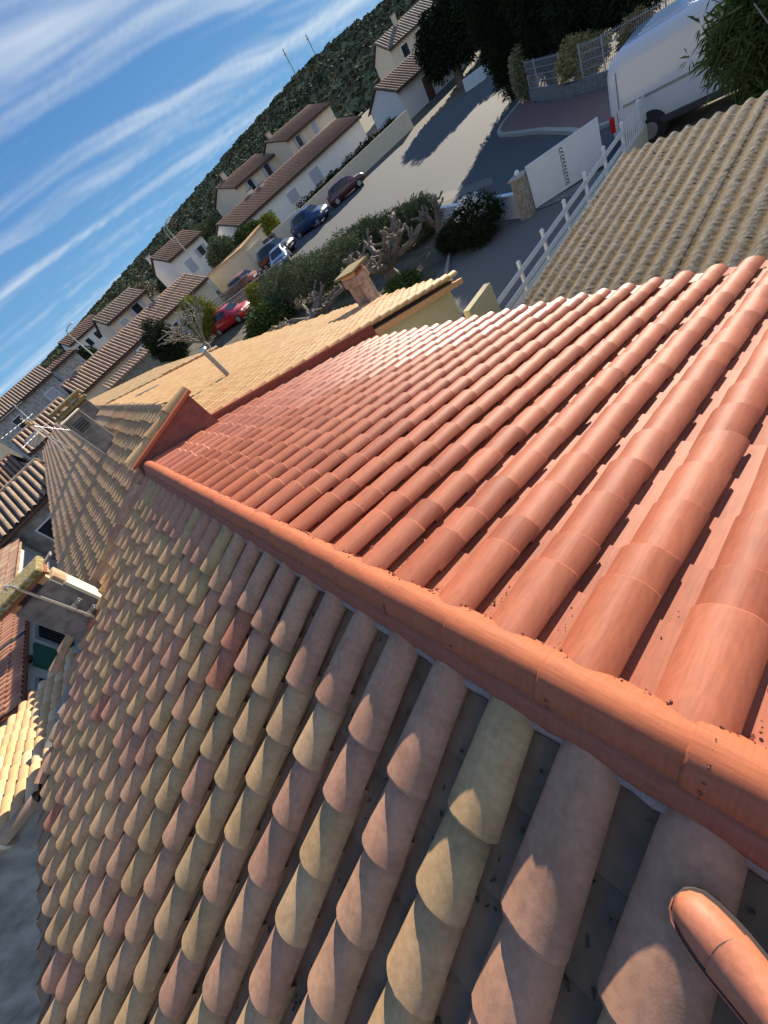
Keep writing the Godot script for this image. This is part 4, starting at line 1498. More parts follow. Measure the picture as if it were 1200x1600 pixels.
# ------------------------------------------------------------------ vehicles
# stations from rear to front: [z / length, sill, belt, roof, half width, roof half width]; heights in metres
func car_shell(p: Array, length: float) -> Array:
	var rings := []
	for q in p:
		var z: float = q[0] * length
		var w: float = q[4]
		var wr: float = q[5]
		var mid: float = lerpf(q[1], q[2], 0.55)
		var half := [Vector3(w * 0.86, q[1], z), Vector3(w * 0.97, q[1] + 0.10, z), Vector3(w, mid, z), Vector3(w * 0.975, q[2], z), Vector3(wr, q[3] - 0.06, z), Vector3(wr * 0.86, q[3], z), Vector3(wr * 0.4, q[3] + 0.012, z)]
		var ring := []
		for k in half.size():
			ring.append(half[k])
		for k in range(half.size() - 1, -1, -1):
			ring.append(Vector3(-half[k].x, half[k].y, half[k].z))
		rings.append(ring)
	return rings

func wheel(parent: Node3D, c: Vector3, r: float, w: float, side: float) -> void:
	var s := st()
	tube(s, [c - Vector3(w * 0.5 * side, 0, 0), c + Vector3(w * 0.4 * side, 0, 0), c + Vector3(w * 0.5 * side, 0, 0)], [r, r, r * 0.93], 20)
	var t := part("wheel", s, M.tyre, parent)
	s = st()
	tube(s, [c + Vector3(w * 0.40 * side, 0, 0), c + Vector3(w * 0.53 * side, 0, 0)], [r * 0.66, r * 0.62], 16)
	var rim := part("rim", s, M.galv_dull, t)
	if shift.has(parent):
		rim.position = Vector3.ZERO

func car(label: String, where: Vector3, yaw: float, length: float, prof: Array, body: Material, glass_from: int, glass_to: int, group := "") -> Node3D:
	var c := thing("parked_car", label, "car", where, group, true, yaw)
	var rings := car_shell(prof, length)
	var s := st()
	loft(s, rings, 0, true)
	part("body", s, body, c)
	var n := 14
	for side in 2:     # side glass between belt and roof edge
		s = st()
		var lo := 3 if side == 0 else n - 4
		var hi := 4 if side == 0 else n - 5
		for k in range(glass_from, glass_to):
			var off := Vector3(0.012 if side == 0 else -0.012, 0.006, 0)
			var a: Vector3 = rings[k][lo].lerp(rings[k][hi], 0.14) + off
			var b: Vector3 = rings[k + 1][lo].lerp(rings[k + 1][hi], 0.14) + off
			var d: Vector3 = rings[k][lo].lerp(rings[k][hi], 0.9) + off
			var e: Vector3 = rings[k + 1][lo].lerp(rings[k + 1][hi], 0.9) + off
			if k == glass_from:
				a = a.lerp(b, 0.2)
				d = d.lerp(e, 0.3)
			if side == 0:
				quad(s, b, a, d, e)
			else:
				quad(s, a, b, e, d)
		part("side_window", s, M.glass, c)
	for end in 2:     # windscreen and rear window lie on the slopes before and behind the cabin
		var k0 := glass_to if end == 0 else glass_from
		var k1 := glass_to + 1 if end == 0 else glass_from - 1
		s = st()
		var nrm := Vector3(0, 0.012, 0.012 if end == 0 else -0.012)
		var pts := []
		for q in [[k0, 0.06], [k1, 0.94]]:
			var t: float = q[1]
			var r: Vector3 = rings[k0][5].lerp(rings[k1][5], t) + nrm
			var l: Vector3 = rings[k0][n - 6].lerp(rings[k1][n - 6], t) + nrm
			pts.append([l, r])
		if end == 0:
			quad(s, pts[0][0], pts[1][0], pts[1][1], pts[0][1])
		else:
			quad(s, pts[0][1], pts[1][1], pts[1][0], pts[0][0])
		part("windscreen" if end == 0 else "rear_window", s, M.glass, c)
	var hw: float = prof[prof.size() / 2][4]
	var r := 0.32
	for e in [-1.0, 1.0]:
		for z in [-0.31, 0.31]:
			wheel(c, Vector3((hw - 0.10) * e, r, z * length), r, 0.22, e)
		s = st()
		soft_box(s, Vector3(hw * 0.68 * e, prof[-2][2] - 0.08, length * 0.475), Vector3(0.34, 0.16, 0.16), 0.04)
		part("headlight", s, M.white_paint, c)
		s = st()
		soft_box(s, Vector3(hw * 0.80 * e, prof[1][2] - 0.04, -length * 0.475), Vector3(0.18, 0.30, 0.14), 0.03)
		part("tail_lamp", s, M.tail, c)
		s = st()
		soft_box(s, Vector3((hw + 0.10) * e, prof[5][2] + 0.06, length * 0.17), Vector3(0.18, 0.13, 0.10), 0.03)
		part("mirror", s, body, c)
	s = st()
	soft_box(s, Vector3(0, 0.42, length * 0.495), Vector3(hw * 1.5, 0.16, 0.06), 0.02)
	part("grille", s, M.black, c)
	s = st()
	soft_box(s, Vector3(0, 0.50, length * 0.512), Vector3(0.50, 0.11, 0.02), 0.004)
	part("number_plate", s, M.white_paint, c)
	return c

func make_cars() -> void:
	M.tail = mat(lin(0.45, 0.012, 0.012), 0.2)
	var hatch := [[-0.5, 0.40, 0.60, 0.62, 0.70, 0.60], [-0.485, 0.26, 0.88, 0.92, 0.82, 0.70], [-0.44, 0.22, 0.92, 1.06, 0.85, 0.66], [-0.36, 0.20, 0.93, 1.42, 0.86, 0.60], [-0.20, 0.20, 0.92, 1.49, 0.87, 0.62], [0.0, 0.20, 0.90, 1.49, 0.87, 0.62], [0.10, 0.20, 0.90, 1.42, 0.87, 0.61], [0.27, 0.20, 0.90, 0.96, 0.86, 0.70], [0.40, 0.20, 0.84, 0.88, 0.85, 0.66], [0.475, 0.24, 0.72, 0.76, 0.80, 0.60], [0.5, 0.34, 0.58, 0.60, 0.66, 0.5]]
	var tall := []
	for q in hatch:
		tall.append([q[0], q[1], q[2] * 1.10, q[3] * 1.18, q[4] * 1.02, q[5] * 1.12])
	car("shiny red hatchback parked in the yard by the openwork fence", at(14.6, -35.1), atan2(1.8, 3.7), 4.1, hatch, paint(lin(0.42, 0.008, 0.016)), 3, 6)
	car("dark navy high-roofed car facing us beside the lidded bin", at(24.4, -39.4), 0.35, 4.3, tall, paint(lin(0.012, 0.014, 0.022)), 3, 6, "cars parked across the street")
	car("pale blue low car half hidden behind the grey-green hedge", at(22.7, -36.6), -0.7, 4.1, hatch, paint(lin(0.055, 0.10, 0.19)), 3, 6, "cars parked across the street")
	car("orange-brown car with dark windows behind the openwork street fence", at(20.6, -41.0), 0.35, 4.2, hatch, paint(lin(0.30, 0.095, 0.03)), 3, 6, "cars parked across the street")
	car("dark blue people carrier parked by the beige street wall", at(28.9, -38.2), 0.25, 4.4, tall, paint(lin(0.012, 0.035, 0.11)), 3, 6, "cars parked across the street")
	car("dark maroon car parked beyond the dark blue people carrier", at(33.0, -36.3), 0.9, 4.1, hatch, paint(lin(0.08, 0.012, 0.018)), 3, 6, "cars parked across the street")
	# the white van, its left side towards us, its tail to -z
	var v := thing("delivery_van", "tall white panel van with sliding door rail parked behind the corrugated roof", "van", Vector3(18.0, 0, -4.1), "", true)
	var white := paint(lin(0.64, 0.655, 0.67))
	var rings := []
	for q in [[-2.72, 0.94, 0.46, 2.05], [-2.70, 0.97, 0.40, 2.18], [-2.62, 0.99, 0.38, 2.34], [-2.3, 1.0, 0.36, 2.50], [0.0, 1.0, 0.36, 2.52], [1.0, 1.0, 0.36, 2.50], [1.35, 0.99, 0.36, 2.34], [1.9, 0.98, 0.36, 1.55], [2.55, 0.94, 0.36, 1.12], [2.78, 0.80, 0.40, 0.80]]:
		var w: float = q[1]
		var y0: float = q[2]
		var y1: float = q[3]
		var belt: float = minf(1.15, lerpf(y0, y1, 0.6))
		var half := [Vector3(w * 0.95, y0, q[0]), Vector3(w * 0.985, y0 + 0.06, q[0]), Vector3(w, lerpf(y0, belt, 0.5), q[0]), Vector3(w * 0.995, belt, q[0]), Vector3(w * 0.95, lerpf(belt, y1, 0.70), q[0]), Vector3(w * 0.915, y1 - 0.14, q[0]), Vector3(w * 0.86, y1 - 0.05, q[0]), Vector3(w * 0.74, y1 - 0.01, q[0]), Vector3(w * 0.3, y1, q[0])]
		var ring := half.duplicate()
		for k in range(half.size() - 1, -1, -1):
			ring.append(Vector3(-half[k].x, half[k].y, half[k].z))
		rings.append(ring)
	var s := st()
	loft(s, rings, 0, true)
	part("body", s, white, v)
	for k in 5:       # pressed ribs of the roof
		for h in 2:
			s = st()
			soft_box(s, Vector3(-0.56 + 0.28 * k, 2.515, -1.35 + 1.45 * h), Vector3(0.13, 0.035, 1.15), 0.012)
			part("roof_rib", s, white, v)
	for e in [-1.0, 1.0]:
		s = st()        # rear pillar and door seams as shallow dark gaps
		bar(s, Vector3(1.004 * e, 0.60, -2.52), Vector3(1.004 * e, 1.15, -2.52), 0.006, 0.012)
		bar(s, Vector3(1.004 * e, 0.46, -0.30), Vector3(1.004 * e, 1.16, -0.30), 0.006, 0.014)
		bar(s, Vector3(1.0 * e, 1.16, -0.30), Vector3(0.955 * e, 2.08, -0.30), 0.012, 0.014)
		bar(s, Vector3(1.004 * e, 1.20, -2.46), Vector3(0.965 * e, 2.06, -2.46), 0.012, 0.012)
		part("panel_gap", s, M.dark_metal, v)
		s = st()
		soft_box(s, Vector3(0.997 * e, 1.22, -1.30), Vector3(0.03, 0.065, 2.10), 0.008)
		part("door_rail", s, M.galv_dull, v)
		s = st()
		soft_box(s, Vector3(0.99 * e, 0.47, -0.75), Vector3(0.06, 0.18, 3.9), 0.02)
		part("side_bumper", s, M.dark_metal, v)
		s = st()
		soft_box(s, Vector3(0.985 * e, 0.90, -2.69), Vector3(0.08, 0.42, 0.14), 0.02)
		part("tail_lamp", s, M.tail, v)
		s = st()
		soft_box(s, Vector3(1.022 * e, 0.47, -2.55), Vector3(0.02, 0.05, 0.10), 0.006)
		part("side_marker", s, M.tile_orange[0], v)
		for z in [-1.70, 1.75]:
			s = st()
			tube(s, [Vector3(0.70 * e, 0.38, z), Vector3(1.012 * e, 0.38, z)], [0.46, 0.45], 24)
			part("wheel_arch", s, M.black, v)
			wheel(v, Vector3(0.93 * e, 0.34, z), 0.34, 0.22, e)
		s = st()
		soft_box(s, Vector3(0.965 * e, 1.66, 1.0), Vector3(0.02, 0.55, 0.9), 0.006)
		part("side_window", s, M.glass, v)
		s = st()
		soft_box(s, Vector3(1.13 * e, 1.45, 1.45), Vector3(0.22, 0.32, 0.12), 0.04)
		part("mirror", s, M.black, v)
	s = st()
	bar(s, Vector3(0, 1.64, 1.86), Vector3(0, 2.28, 1.40), 1.66, 0.02)
	part("windscreen", s, M.glass, v)
	for e in [-1.0, 1.0]:
		s = st()
		soft_box(s, Vector3(0.44 * e, 1.62, -2.708), Vector3(0.72, 0.62, 0.02), 0.006)
		part("rear_window", s, M.glass, v)
	s = st()
	soft_box(s, Vector3(0, 0.42, -2.76), Vector3(1.9, 0.24, 0.14), 0.04)
	part("rear_bumper", s, M.dark_metal, v)
# ------------------------------------------------------------------ greenery
func clump(leaves: int, spread: float, long: float, wide: float, seed_no: int) -> Mesh:
	var r := RandomNumberGenerator.new()
	r.seed = seed_no
	var s := st()
	for k in leaves:
		var d := Vector3(r.randfn(), r.randfn() * 0.8 + 0.15, r.randfn()).normalized()
		var o := d * spread * r.randf_range(0.1, 0.75)
		var side := d.cross(Vector3(r.randfn(), r.randfn(), r.randfn())).normalized()
		var l := long * r.randf_range(0.6, 1.2)
		var droop := Vector3(0, -0.18 * l, 0)
		var a := o
		var b := o + d * l * 0.5 + side * wide * 0.5
		var c := o + d * l + droop
		var e := o + d * l * 0.5 - side * wide * 0.5
		tri(s, a, b, c)
		tri(s, a, c, e)
	s.generate_normals()
	return s.commit()

# leaves in the shells of a few ellipsoids; blobs: [centre, radii]
func foliage(parent: Node3D, called: String, blobs: Array, count: int, mesh: Mesh, m: Material, smin: float, smax: float, fill := 0.45) -> void:
	var total := 0.0
	for b in blobs:
		total += b[1].x * b[1].y + b[1].y * b[1].z + b[1].x * b[1].z
	var ts := []
	var cs := []
	var n := FastNoiseLite.new()
	n.seed = count
	n.frequency = 0.9
	for b in blobs:
		var part_count := int(count * (b[1].x * b[1].y + b[1].y * b[1].z + b[1].x * b[1].z) / total)
		for k in part_count:
			var d := Vector3(rng.randfn(), rng.randfn(), rng.randfn()).normalized()
			var rough := 1.0 + 0.30 * n.get_noise_3dv((b[0] + d * b[1]) * 1.6) + 0.18 * n.get_noise_3dv((b[0] + d * b[1]) * 5.0)
			var p: Vector3 = b[0] + d * b[1] * rough * pow(rng.randf(), fill)
			var sc := rng.randf_range(smin, smax)
			ts.append(Transform3D(Basis.from_euler(Vector3(rng.randf_range(-0.6, 0.6), rng.randf() * TAU, rng.randf_range(-0.6, 0.6))).scaled(Vector3(sc, sc, sc)), p))
			var g := rng.randf_range(0.65, 1.35)
			cs.append(Color(g * rng.randf_range(0.92, 1.12), g, g * rng.randf_range(0.85, 1.05)))
	many(called, mesh, m, ts, cs, parent)

# a limb that wanders from a to b and swells into a fist at the end
func limb(a: Vector3, b: Vector3, r0: float, r1: float, wander: float, fist: float) -> SurfaceTool:
	var s := st()
	var pts := []
	var rad := []
	var n := 7
	for k in n + 1:
		var t := float(k) / n
		var w := wander * sin(PI * t)
		pts.append(a.lerp(b, t) + Vector3(rng.randf_range(-w, w), rng.randf_range(-w, w) * 0.7, rng.randf_range(-w, w)))
		rad.append(lerpf(r0, r1, t) * rng.randf_range(0.85, 1.25))
	if fist > 0.0:
		rad[n] = fist * 0.7
		rad[n - 1] = fist
		pts.append(b + (b - a).normalized() * fist * 0.9)
		rad.append(fist * 0.25)
	tube(s, pts, rad, 8, 0.16)
	return s

func pollard(label: String, foot: Vector3, high: float, spread: float, arms: int, girth: float, tips: int, bark: Material, group := "pollarded mulberry trees", lean := Vector3.ZERO) -> void:
	var t := thing("pollarded_tree", label, "tree", foot, group, true)
	var crotch := Vector3(0, high * 0.32, 0) + lean * 0.4
	part("trunk", limb(Vector3(0, -0.2, 0), crotch, girth * 1.25, girth, 0.05, girth * 1.15), bark, t)
	for k in arms:
		var a := TAU * (k + rng.randf_range(-0.25, 0.25)) / arms
		var out := spread * rng.randf_range(0.55, 1.0)
		var end := Vector3(cos(a) * out, high * rng.randf_range(0.55, 0.85), sin(a) * out) + lean
		var l := part("limb", limb(crotch + Vector3(0, girth * 0.3, 0), end, girth * 0.55, girth * 0.30, 0.14, girth * 0.42), bark, t)
		for j in tips:
			var d := Vector3(rng.randfn() * 0.6 + cos(a) * 0.4, rng.randf_range(0.1, 1.0), rng.randfn() * 0.6 + sin(a) * 0.4).normalized()
			var o: Vector3 = (crotch.lerp(end, rng.randf_range(0.55, 1.0)))
			part("branch", limb(o, o + d * high * rng.randf_range(0.12, 0.28), girth * 0.26, girth * 0.14, 0.05, girth * 0.26), bark, l)

func hedge(label: String, a: Vector3, b: Vector3, thick: float, high: float, count: int, m: Material, mesh: Mesh, called := "hedge", smin := 0.7, smax := 1.2, group := "") -> void:
	var h := thing(called, label, "hedge", (a + b) * 0.5, group)
	var n := maxi(2, int((b - a).length() / (thick * 0.55)))
	var blobs := []
	var s := st()
	for k in n:
		var p := a.lerp(b, (k + 0.5) / n)
		var hh := high * rng.randf_range(0.92, 1.08)
		blobs.append([p + Vector3(rng.randf_range(-0.1, 0.1) * thick, hh * 0.56, rng.randf_range(-0.1, 0.1) * thick), Vector3(thick * 0.55, hh * 0.5, thick * 0.55)])
		for e in 3:
			var q := p + Vector3(rng.randf_range(-0.3, 0.3), 0, rng.randf_range(-0.3, 0.3)) * thick
			rod(s, q - Vector3(0, 0.2, 0), q + Vector3(rng.randf_range(-0.3, 0.3), hh * 0.6, rng.randf_range(-0.3, 0.3)), 0.03, 5)
	part("stem", s, M.bark_grey, h)
	foliage(h, "foliage", blobs, count, mesh, m, smin, smax)

func tree(label: String, foot: Vector3, high: float, wide: float, m: Material, mesh: Mesh, count: int, called := "tree", low := 0.3, group := "", smin := 0.8, smax := 1.5) -> void:
	var t := thing(called, label, "tree", foot, group)
	var s := st()
	tube(s, [foot - Vector3(0, 0.4, 0), foot + Vector3(0.05, high * 0.4, 0.03), foot + Vector3(0, high * 0.85, 0)], [wide * 0.09 + 0.05, wide * 0.06 + 0.03, 0.03], 8, 0.1)
	part("trunk", s, M.bark, t)
	var blobs := [[foot + Vector3(0, high * (low + (1.0 - low) * 0.5), 0), Vector3(wide * 0.42, high * (1.0 - low) * 0.5, wide * 0.42)]]
	if wide > 1.8 and wide > high * 0.3:
		for k in 6:
			var a := TAU * k / 6.0 + rng.randf()
			var c := foot + Vector3(cos(a) * wide * 0.32, high * rng.randf_range(low + 0.15, 0.85), sin(a) * wide * 0.32)
			blobs.append([c, Vector3.ONE * wide * rng.randf_range(0.2, 0.3)])
			s = st()
			tube(s, [foot + Vector3(0, high * low, 0), c], [wide * 0.03 + 0.02, 0.02], 6, 0.1)
			part("limb", s, M.bark, t)
	foliage(t, "crown", blobs, count, mesh, m, smin, smax, 0.4)

func make_green() -> void:
	var small := clump(14, 0.16, 0.13, 0.045, 1)
	var lance := clump(12, 0.20, 0.24, 0.04, 2)
	var coarse := clump(16, 0.30, 0.24, 0.10, 3)
	var needle := clump(18, 0.26, 0.30, 0.05, 4)
	hedge("long grey-green oleander hedge between the ochre roof and the parked cars", at(15.6, -28.6), at(14.6, -18.6), 3.0, 2.05, 5200, M.leaf[2], lance)
	hedge("dark clipped hedge behind the gnarled pollard nearest the gate", at(17.4, -21.4), at(17.0, -14.9), 2.3, 1.65, 3600, M.leaf[5], lance)
	hedge("narrow dark hedge topping the beige street wall", Vector3(31.5, 2.0, -42.2), Vector3(43.0, 2.2, -36.6), 1.0, 1.2, 900, M.leaf[4], coarse)
	hedge("rounded silver-green hedge by the bluish wall at left", Vector3(-5.6, 0, -29.0), Vector3(-3.4, 0, -27.4), 1.7, 2.1, 1300, M.leaf[2], small)
	pollard("stout gnarled pollard with clubbed arms in front of the dark clipped hedge", at(12.9, -14.2), 2.5, 1.85, 12, 0.27, 6, M.bark)
	pollard("wide low gnarled pollard under the grey-green hedge behind the ochre eave", at(10.9, -18.2), 1.8, 2.6, 11, 0.22, 5, M.bark)
	pollard("short leaning pollard stump beside the white street wall", at(15.2, -13.0), 2.1, 0.55, 4, 0.20, 4, M.bark, "pollarded mulberry trees", Vector3(0.3, 0, -0.2))
	pollard("tall grey pollard with tangled arms in front of the maroon door house", at(10.3, -31.6), 4.1, 2.0, 12, 0.13, 9, M.bark_grey)
	tree("round dark evergreen in front of the long striped roof", at(9.3, -35.4), 4.3, 2.6, M.leaf[4], small, 2600, "shrub", 0.1)
	tree("bright yellow-green shrub below the maroon door", at(13.5, -37.0), 3.5, 2.6, M.leaf[3], small, 2400, "shrub", 0.1)
	tree("small yellow-green shrub at the left end of the grey-green hedge", at(15.4, -30.4), 1.9, 1.5, M.leaf[3], small, 1300, "shrub", 0.05)
	tree("leafy shrub on the near side of the red car", at(12.3, -25.4), 1.1, 2.6, M.leaf[0], coarse, 1300, "shrub", 0.05)
	tree("low green plant at the foot of the stout gnarled pollard", at(11.9, -12.9), 0.7, 1.7, M.leaf[0], small, 900, "shrub", 0.0)
	tree("silvery bush by the gable of the umber-roofed row", at(25.0, -49.5), 4.2, 3.4, M.leaf[2], coarse, 1900, "shrub", 0.1, "bushes by the garage")
	tree("dark green bush left of the garage behind the lamps", at(27.6, -48.0), 3.0, 3.6, M.leaf[0], coarse, 1700, "shrub", 0.1, "bushes by the garage")
	tree("yellowish bush above the tan garden wall", at(29.6, -46.6), 2.6, 2.8, M.leaf[3], coarse, 900, "shrub", 0.1, "bushes by the garage")
	tree("olive green tree on the slope between the two white two-storey houses", at(32.5, -66.0), 5.6, 6.4, M.leaf[5], coarse, 2600, "tree", 0.15)
	tree("bare-looking brown scrub tree beside the rust-roofed white house", at(18.6, -66.0), 5.0, 6.0, mat_leaf(0.13, 0.10, 0.06), coarse, 1500, "tree", 0.15)
	tree("black-green cypress clump behind the small distant white house", at(9.0, -78.0), 4.2, 5.0, M.leaf[4], coarse, 1600, "tree", 0.1)
	tree("scrubby olive bush on the waste ground at the left edge", Vector3(-8.6, 0, -26.5), 2.6, 4.2, M.leaf[0], small, 2300, "shrub", 0.05)
	tree("dark weedy bush just below the scrubby olive bush", Vector3(-6.4, 0, -24.8), 1.7, 2.4, M.leaf[5], small, 1300, "shrub", 0.05)
	# flowering oleander by the gate
	var f := thing("oleander_bush", "oleander bush with white flowers between the white street wall and the gravel", "shrub", at(14.3, -10.6))
	var s: SurfaceTool
	for k in 9:
		var a := TAU * k / 9.0
		s = st()
		rod(s, at(14.3 + 0.2 * cos(a), -10.6 + 0.2 * sin(a)), at(14.3 + 0.6 * cos(a), -10.6 + 0.6 * sin(a), 1.1), 0.02, 5)
		part("stem", s, M.bark_grey, f)
	foliage(f, "foliage", [[at(14.3, -10.6, 0.72), Vector3(0.85, 0.72, 0.95)], [at(14.7, -11.8, 0.4), Vector3(0.7, 0.5, 0.9)]], 2200, lance, M.leaf[4], 0.6, 1.0)
	foliage(f, "flowers", [[at(14.35, -10.6, 1.05), Vector3(0.62, 0.55, 0.7)]], 420, clump(7, 0.05, 0.06, 0.05, 8), M.flower, 0.6, 1.2, 0.2)
	# bamboo-leaved bush at the right edge
	var b := thing("bamboo_bush", "tall dark bush with long narrow leaves in front of the white van", "shrub", Vector3(10.9, 0, -1.2))
	for k in 34:
		s = st()
		var o := Vector3(11.0 + rng.randfn() * 0.4, 0.0, -0.3 + rng.randfn() * 0.6)
		tube(s, [o, o + Vector3(rng.randfn() * 0.15, 1.8, rng.randfn() * 0.15), o + Vector3(rng.randfn() * 0.4, 3.3, rng.randfn() * 0.4)], [0.025, 0.02, 0.008], 5)
		part("cane", s, M.bark_grey, b)
	foliage(b, "foliage", [[Vector3(10.9, 1.7, -1.25), Vector3(1.1, 1.6, 1.0)], [Vector3(11.0, 2.0, 0.5), Vector3(1.3, 1.7, 1.8)], [Vector3(11.1, 2.9, -1.9), Vector3(0.8, 0.75, 1.0)], [Vector3(11.2, 2.9, -0.6), Vector3(0.9, 0.85, 1.2)]], 9000, clump(12, 0.16, 0.22, 0.030, 9), M.leaf[0], 0.6, 1.15, 0.4)
	# cypresses behind the mesh fence
	var spots := [[33.0, -18.4, 10.0, 3.0], [31.2, -15.2, 9.5, 3.0], [29.6, -12.6, 11.0, 3.2], [28.4, -9.8, 10.5, 3.2]]
	var names := ["leftmost dark cypress at the corner of the mesh fence", "second dark cypress from the fence corner", "third dark cypress from the fence corner, behind the pale bush", "rightmost dark cypress behind the mesh fence and the white van"]
	for k in spots.size():
		var q: Array = spots[k]
		tree(names[k], at(q[0], q[1]), q[2], q[3], M.leaf[4], needle, 4200, "cypress_tree", 0.03, "cypresses behind the mesh fence", 0.8, 1.4)
	tree("dark broad tree over the white house at the road's end", at(51.0, -30.0), 6.0, 7.0, M.leaf[4], coarse, 3400, "tree", 0.2, "dark trees at the road's end", 1.0, 1.8)
	tree("dark leaning tree beyond the low white wall at the top", at(54.5, -26.0), 6.5, 7.0, M.leaf[4], coarse, 3400, "tree", 0.15, "dark trees at the road's end", 1.0, 1.8)
	tree("dark tree highest up the road behind the low white wall", at(60.0, -32.0), 7.5, 8.0, M.leaf[4], coarse, 3200, "tree", 0.15, "dark trees at the road's end", 1.0, 1.8)
	tree("shaggy dark tree beside the white house", at(47.6, -31.4), 5.6, 4.6, M.leaf[4], coarse, 2200, "tree", 0.25, "dark trees at the road's end", 1.0, 1.8)
	tree("straw-coloured dry bush inside the mesh fence", at(27.6, -11.9, 0.45), 1.3, 1.9, mat_leaf(0.30, 0.25, 0.10), small, 1600, "shrub", 0.0)
	tree("pale creeper hanging over the mesh fence's corner", at(30.6, -16.4, 0.3), 2.1, 1.2, mat_leaf(0.26, 0.26, 0.13), small, 1400, "shrub", 0.0)
	tree("dry tuft at the fence just left of the van roof", at(25.6, -9.0, 0.4), 1.5, 1.2, mat_leaf(0.24, 0.19, 0.09), small, 900, "shrub", 0.0)
	# low plants under the ochre eave
	tree("low dark shrubs along the ochre roof's garden edge", at(8.9, -14.8), 0.9, 3.2, M.leaf[0], small, 1500, "shrub", 0.0)

func mat_leaf(r: float, g: float, b: float) -> StandardMaterial3D:
	var m := mat(lin(r, g, b), 0.7)
	m.vertex_color_use_as_albedo = true
	return m

func make_forest() -> void:
	# woods on the hills: nobody could count these crowns
	var s := st()
	var r := RandomNumberGenerator.new()
	r.seed = 77
	for k in 60:
		var d := Vector3(r.randfn(), absf(r.randfn()) * 0.9 - 0.15, r.randfn()).normalized()
		var o := d * Vector3(1.0, 0.9, 1.0) * r.randf_range(0.6, 1.0)
		var w := (d + Vector3(r.randfn(), r.randfn() + 0.6, r.randfn()) * 0.5).normalized()
		var u := w.cross(Vector3(r.randfn(), r.randfn(), r.randfn())).normalized() * 0.32
		var v := w.cross(u).normalized() * 0.30
		quad(s, o - u - v, o + u - v + d * 0.1, o + u + v, o - u + v + d * 0.08)
	s.generate_normals()
	var crown: Mesh = s.commit()
	var ts := []
	var cs := []
	var n := FastNoiseLite.new()
	n.frequency = 0.012
	for k in 46000:
		var az := deg_to_rad(rng.randf_range(-28.0, 84.0))
		var d := sqrt(rng.randf_range(118.0 * 118.0, 660.0 * 660.0))
		var far := lerpf(640.0, 400.0, clampf(rad_to_deg(az) / 45.0, 0.0, 1.0))
		if d > far + 30.0:
			continue
		var x := sin(az) * d
		var z := -cos(az) * d
		var low := lerpf(0.8, 0.0, clampf((d - 118.0) / 70.0, 0.0, 1.0))
		var size := rng.randf_range(1.3, 3.0) * (0.8 if low > 0.3 else 1.0)
		ts.append(Transform3D(Basis(Vector3.UP, rng.randf() * TAU).scaled(Vector3(size, size * rng.randf_range(0.8, 1.25), size)), Vector3(x, land(x, z) + size * 0.35, z)))
		var g := rng.randf_range(0.6, 1.25) * (1.0 + 0.5 * n.get_noise_2d(x, z))
		cs.append(Color(0.130 * g * rng.randf_range(0.9, 1.25), 0.150 * g, 0.095 * g))
	var m := mat(Color.WHITE, 1.0, null, Vector3.ONE, 0.0, 0.1)
	m.vertex_color_use_as_albedo = true
	var f := MultiMeshInstance3D.new()
	var mm := MultiMesh.new()
	mm.transform_format = MultiMesh.TRANSFORM_3D
	mm.use_colors = true
	mm.mesh = crown
	mm.instance_count = ts.size()
	for i in ts.size():
		mm.set_instance_transform(i, ts[i])
		mm.set_instance_color(i, cs[i])
	f.name = "hillside_wood"
	f.multimesh = mm
	f.material_override = m
	add_child(f)
	tag(f, "dark green wood covering the hills behind the houses", "wood")
	f.set_meta("kind", "stuff")
	# a few masts on the skyline
	for q in [[43.2, 395.0, 17.0, "taller thin mast standing on the wooded skyline"], [45.6, 405.0, 14.0, "shorter thin mast on the skyline, right of the taller one"]]:
		var az := deg_to_rad(q[0])
		var p := at(sin(az) * q[1], -cos(az) * q[1])
		var ms := st()
		rod(ms, p, p + Vector3(0, q[2], 0), 0.35, 5)
		rod(ms, p + Vector3(-1.2, q[2] * 0.85, 0), p + Vector3(1.2, q[2] * 0.85, 0), 0.2, 5)
		single("radio_mast", ms, M.galv_dull, q[3], "mast")
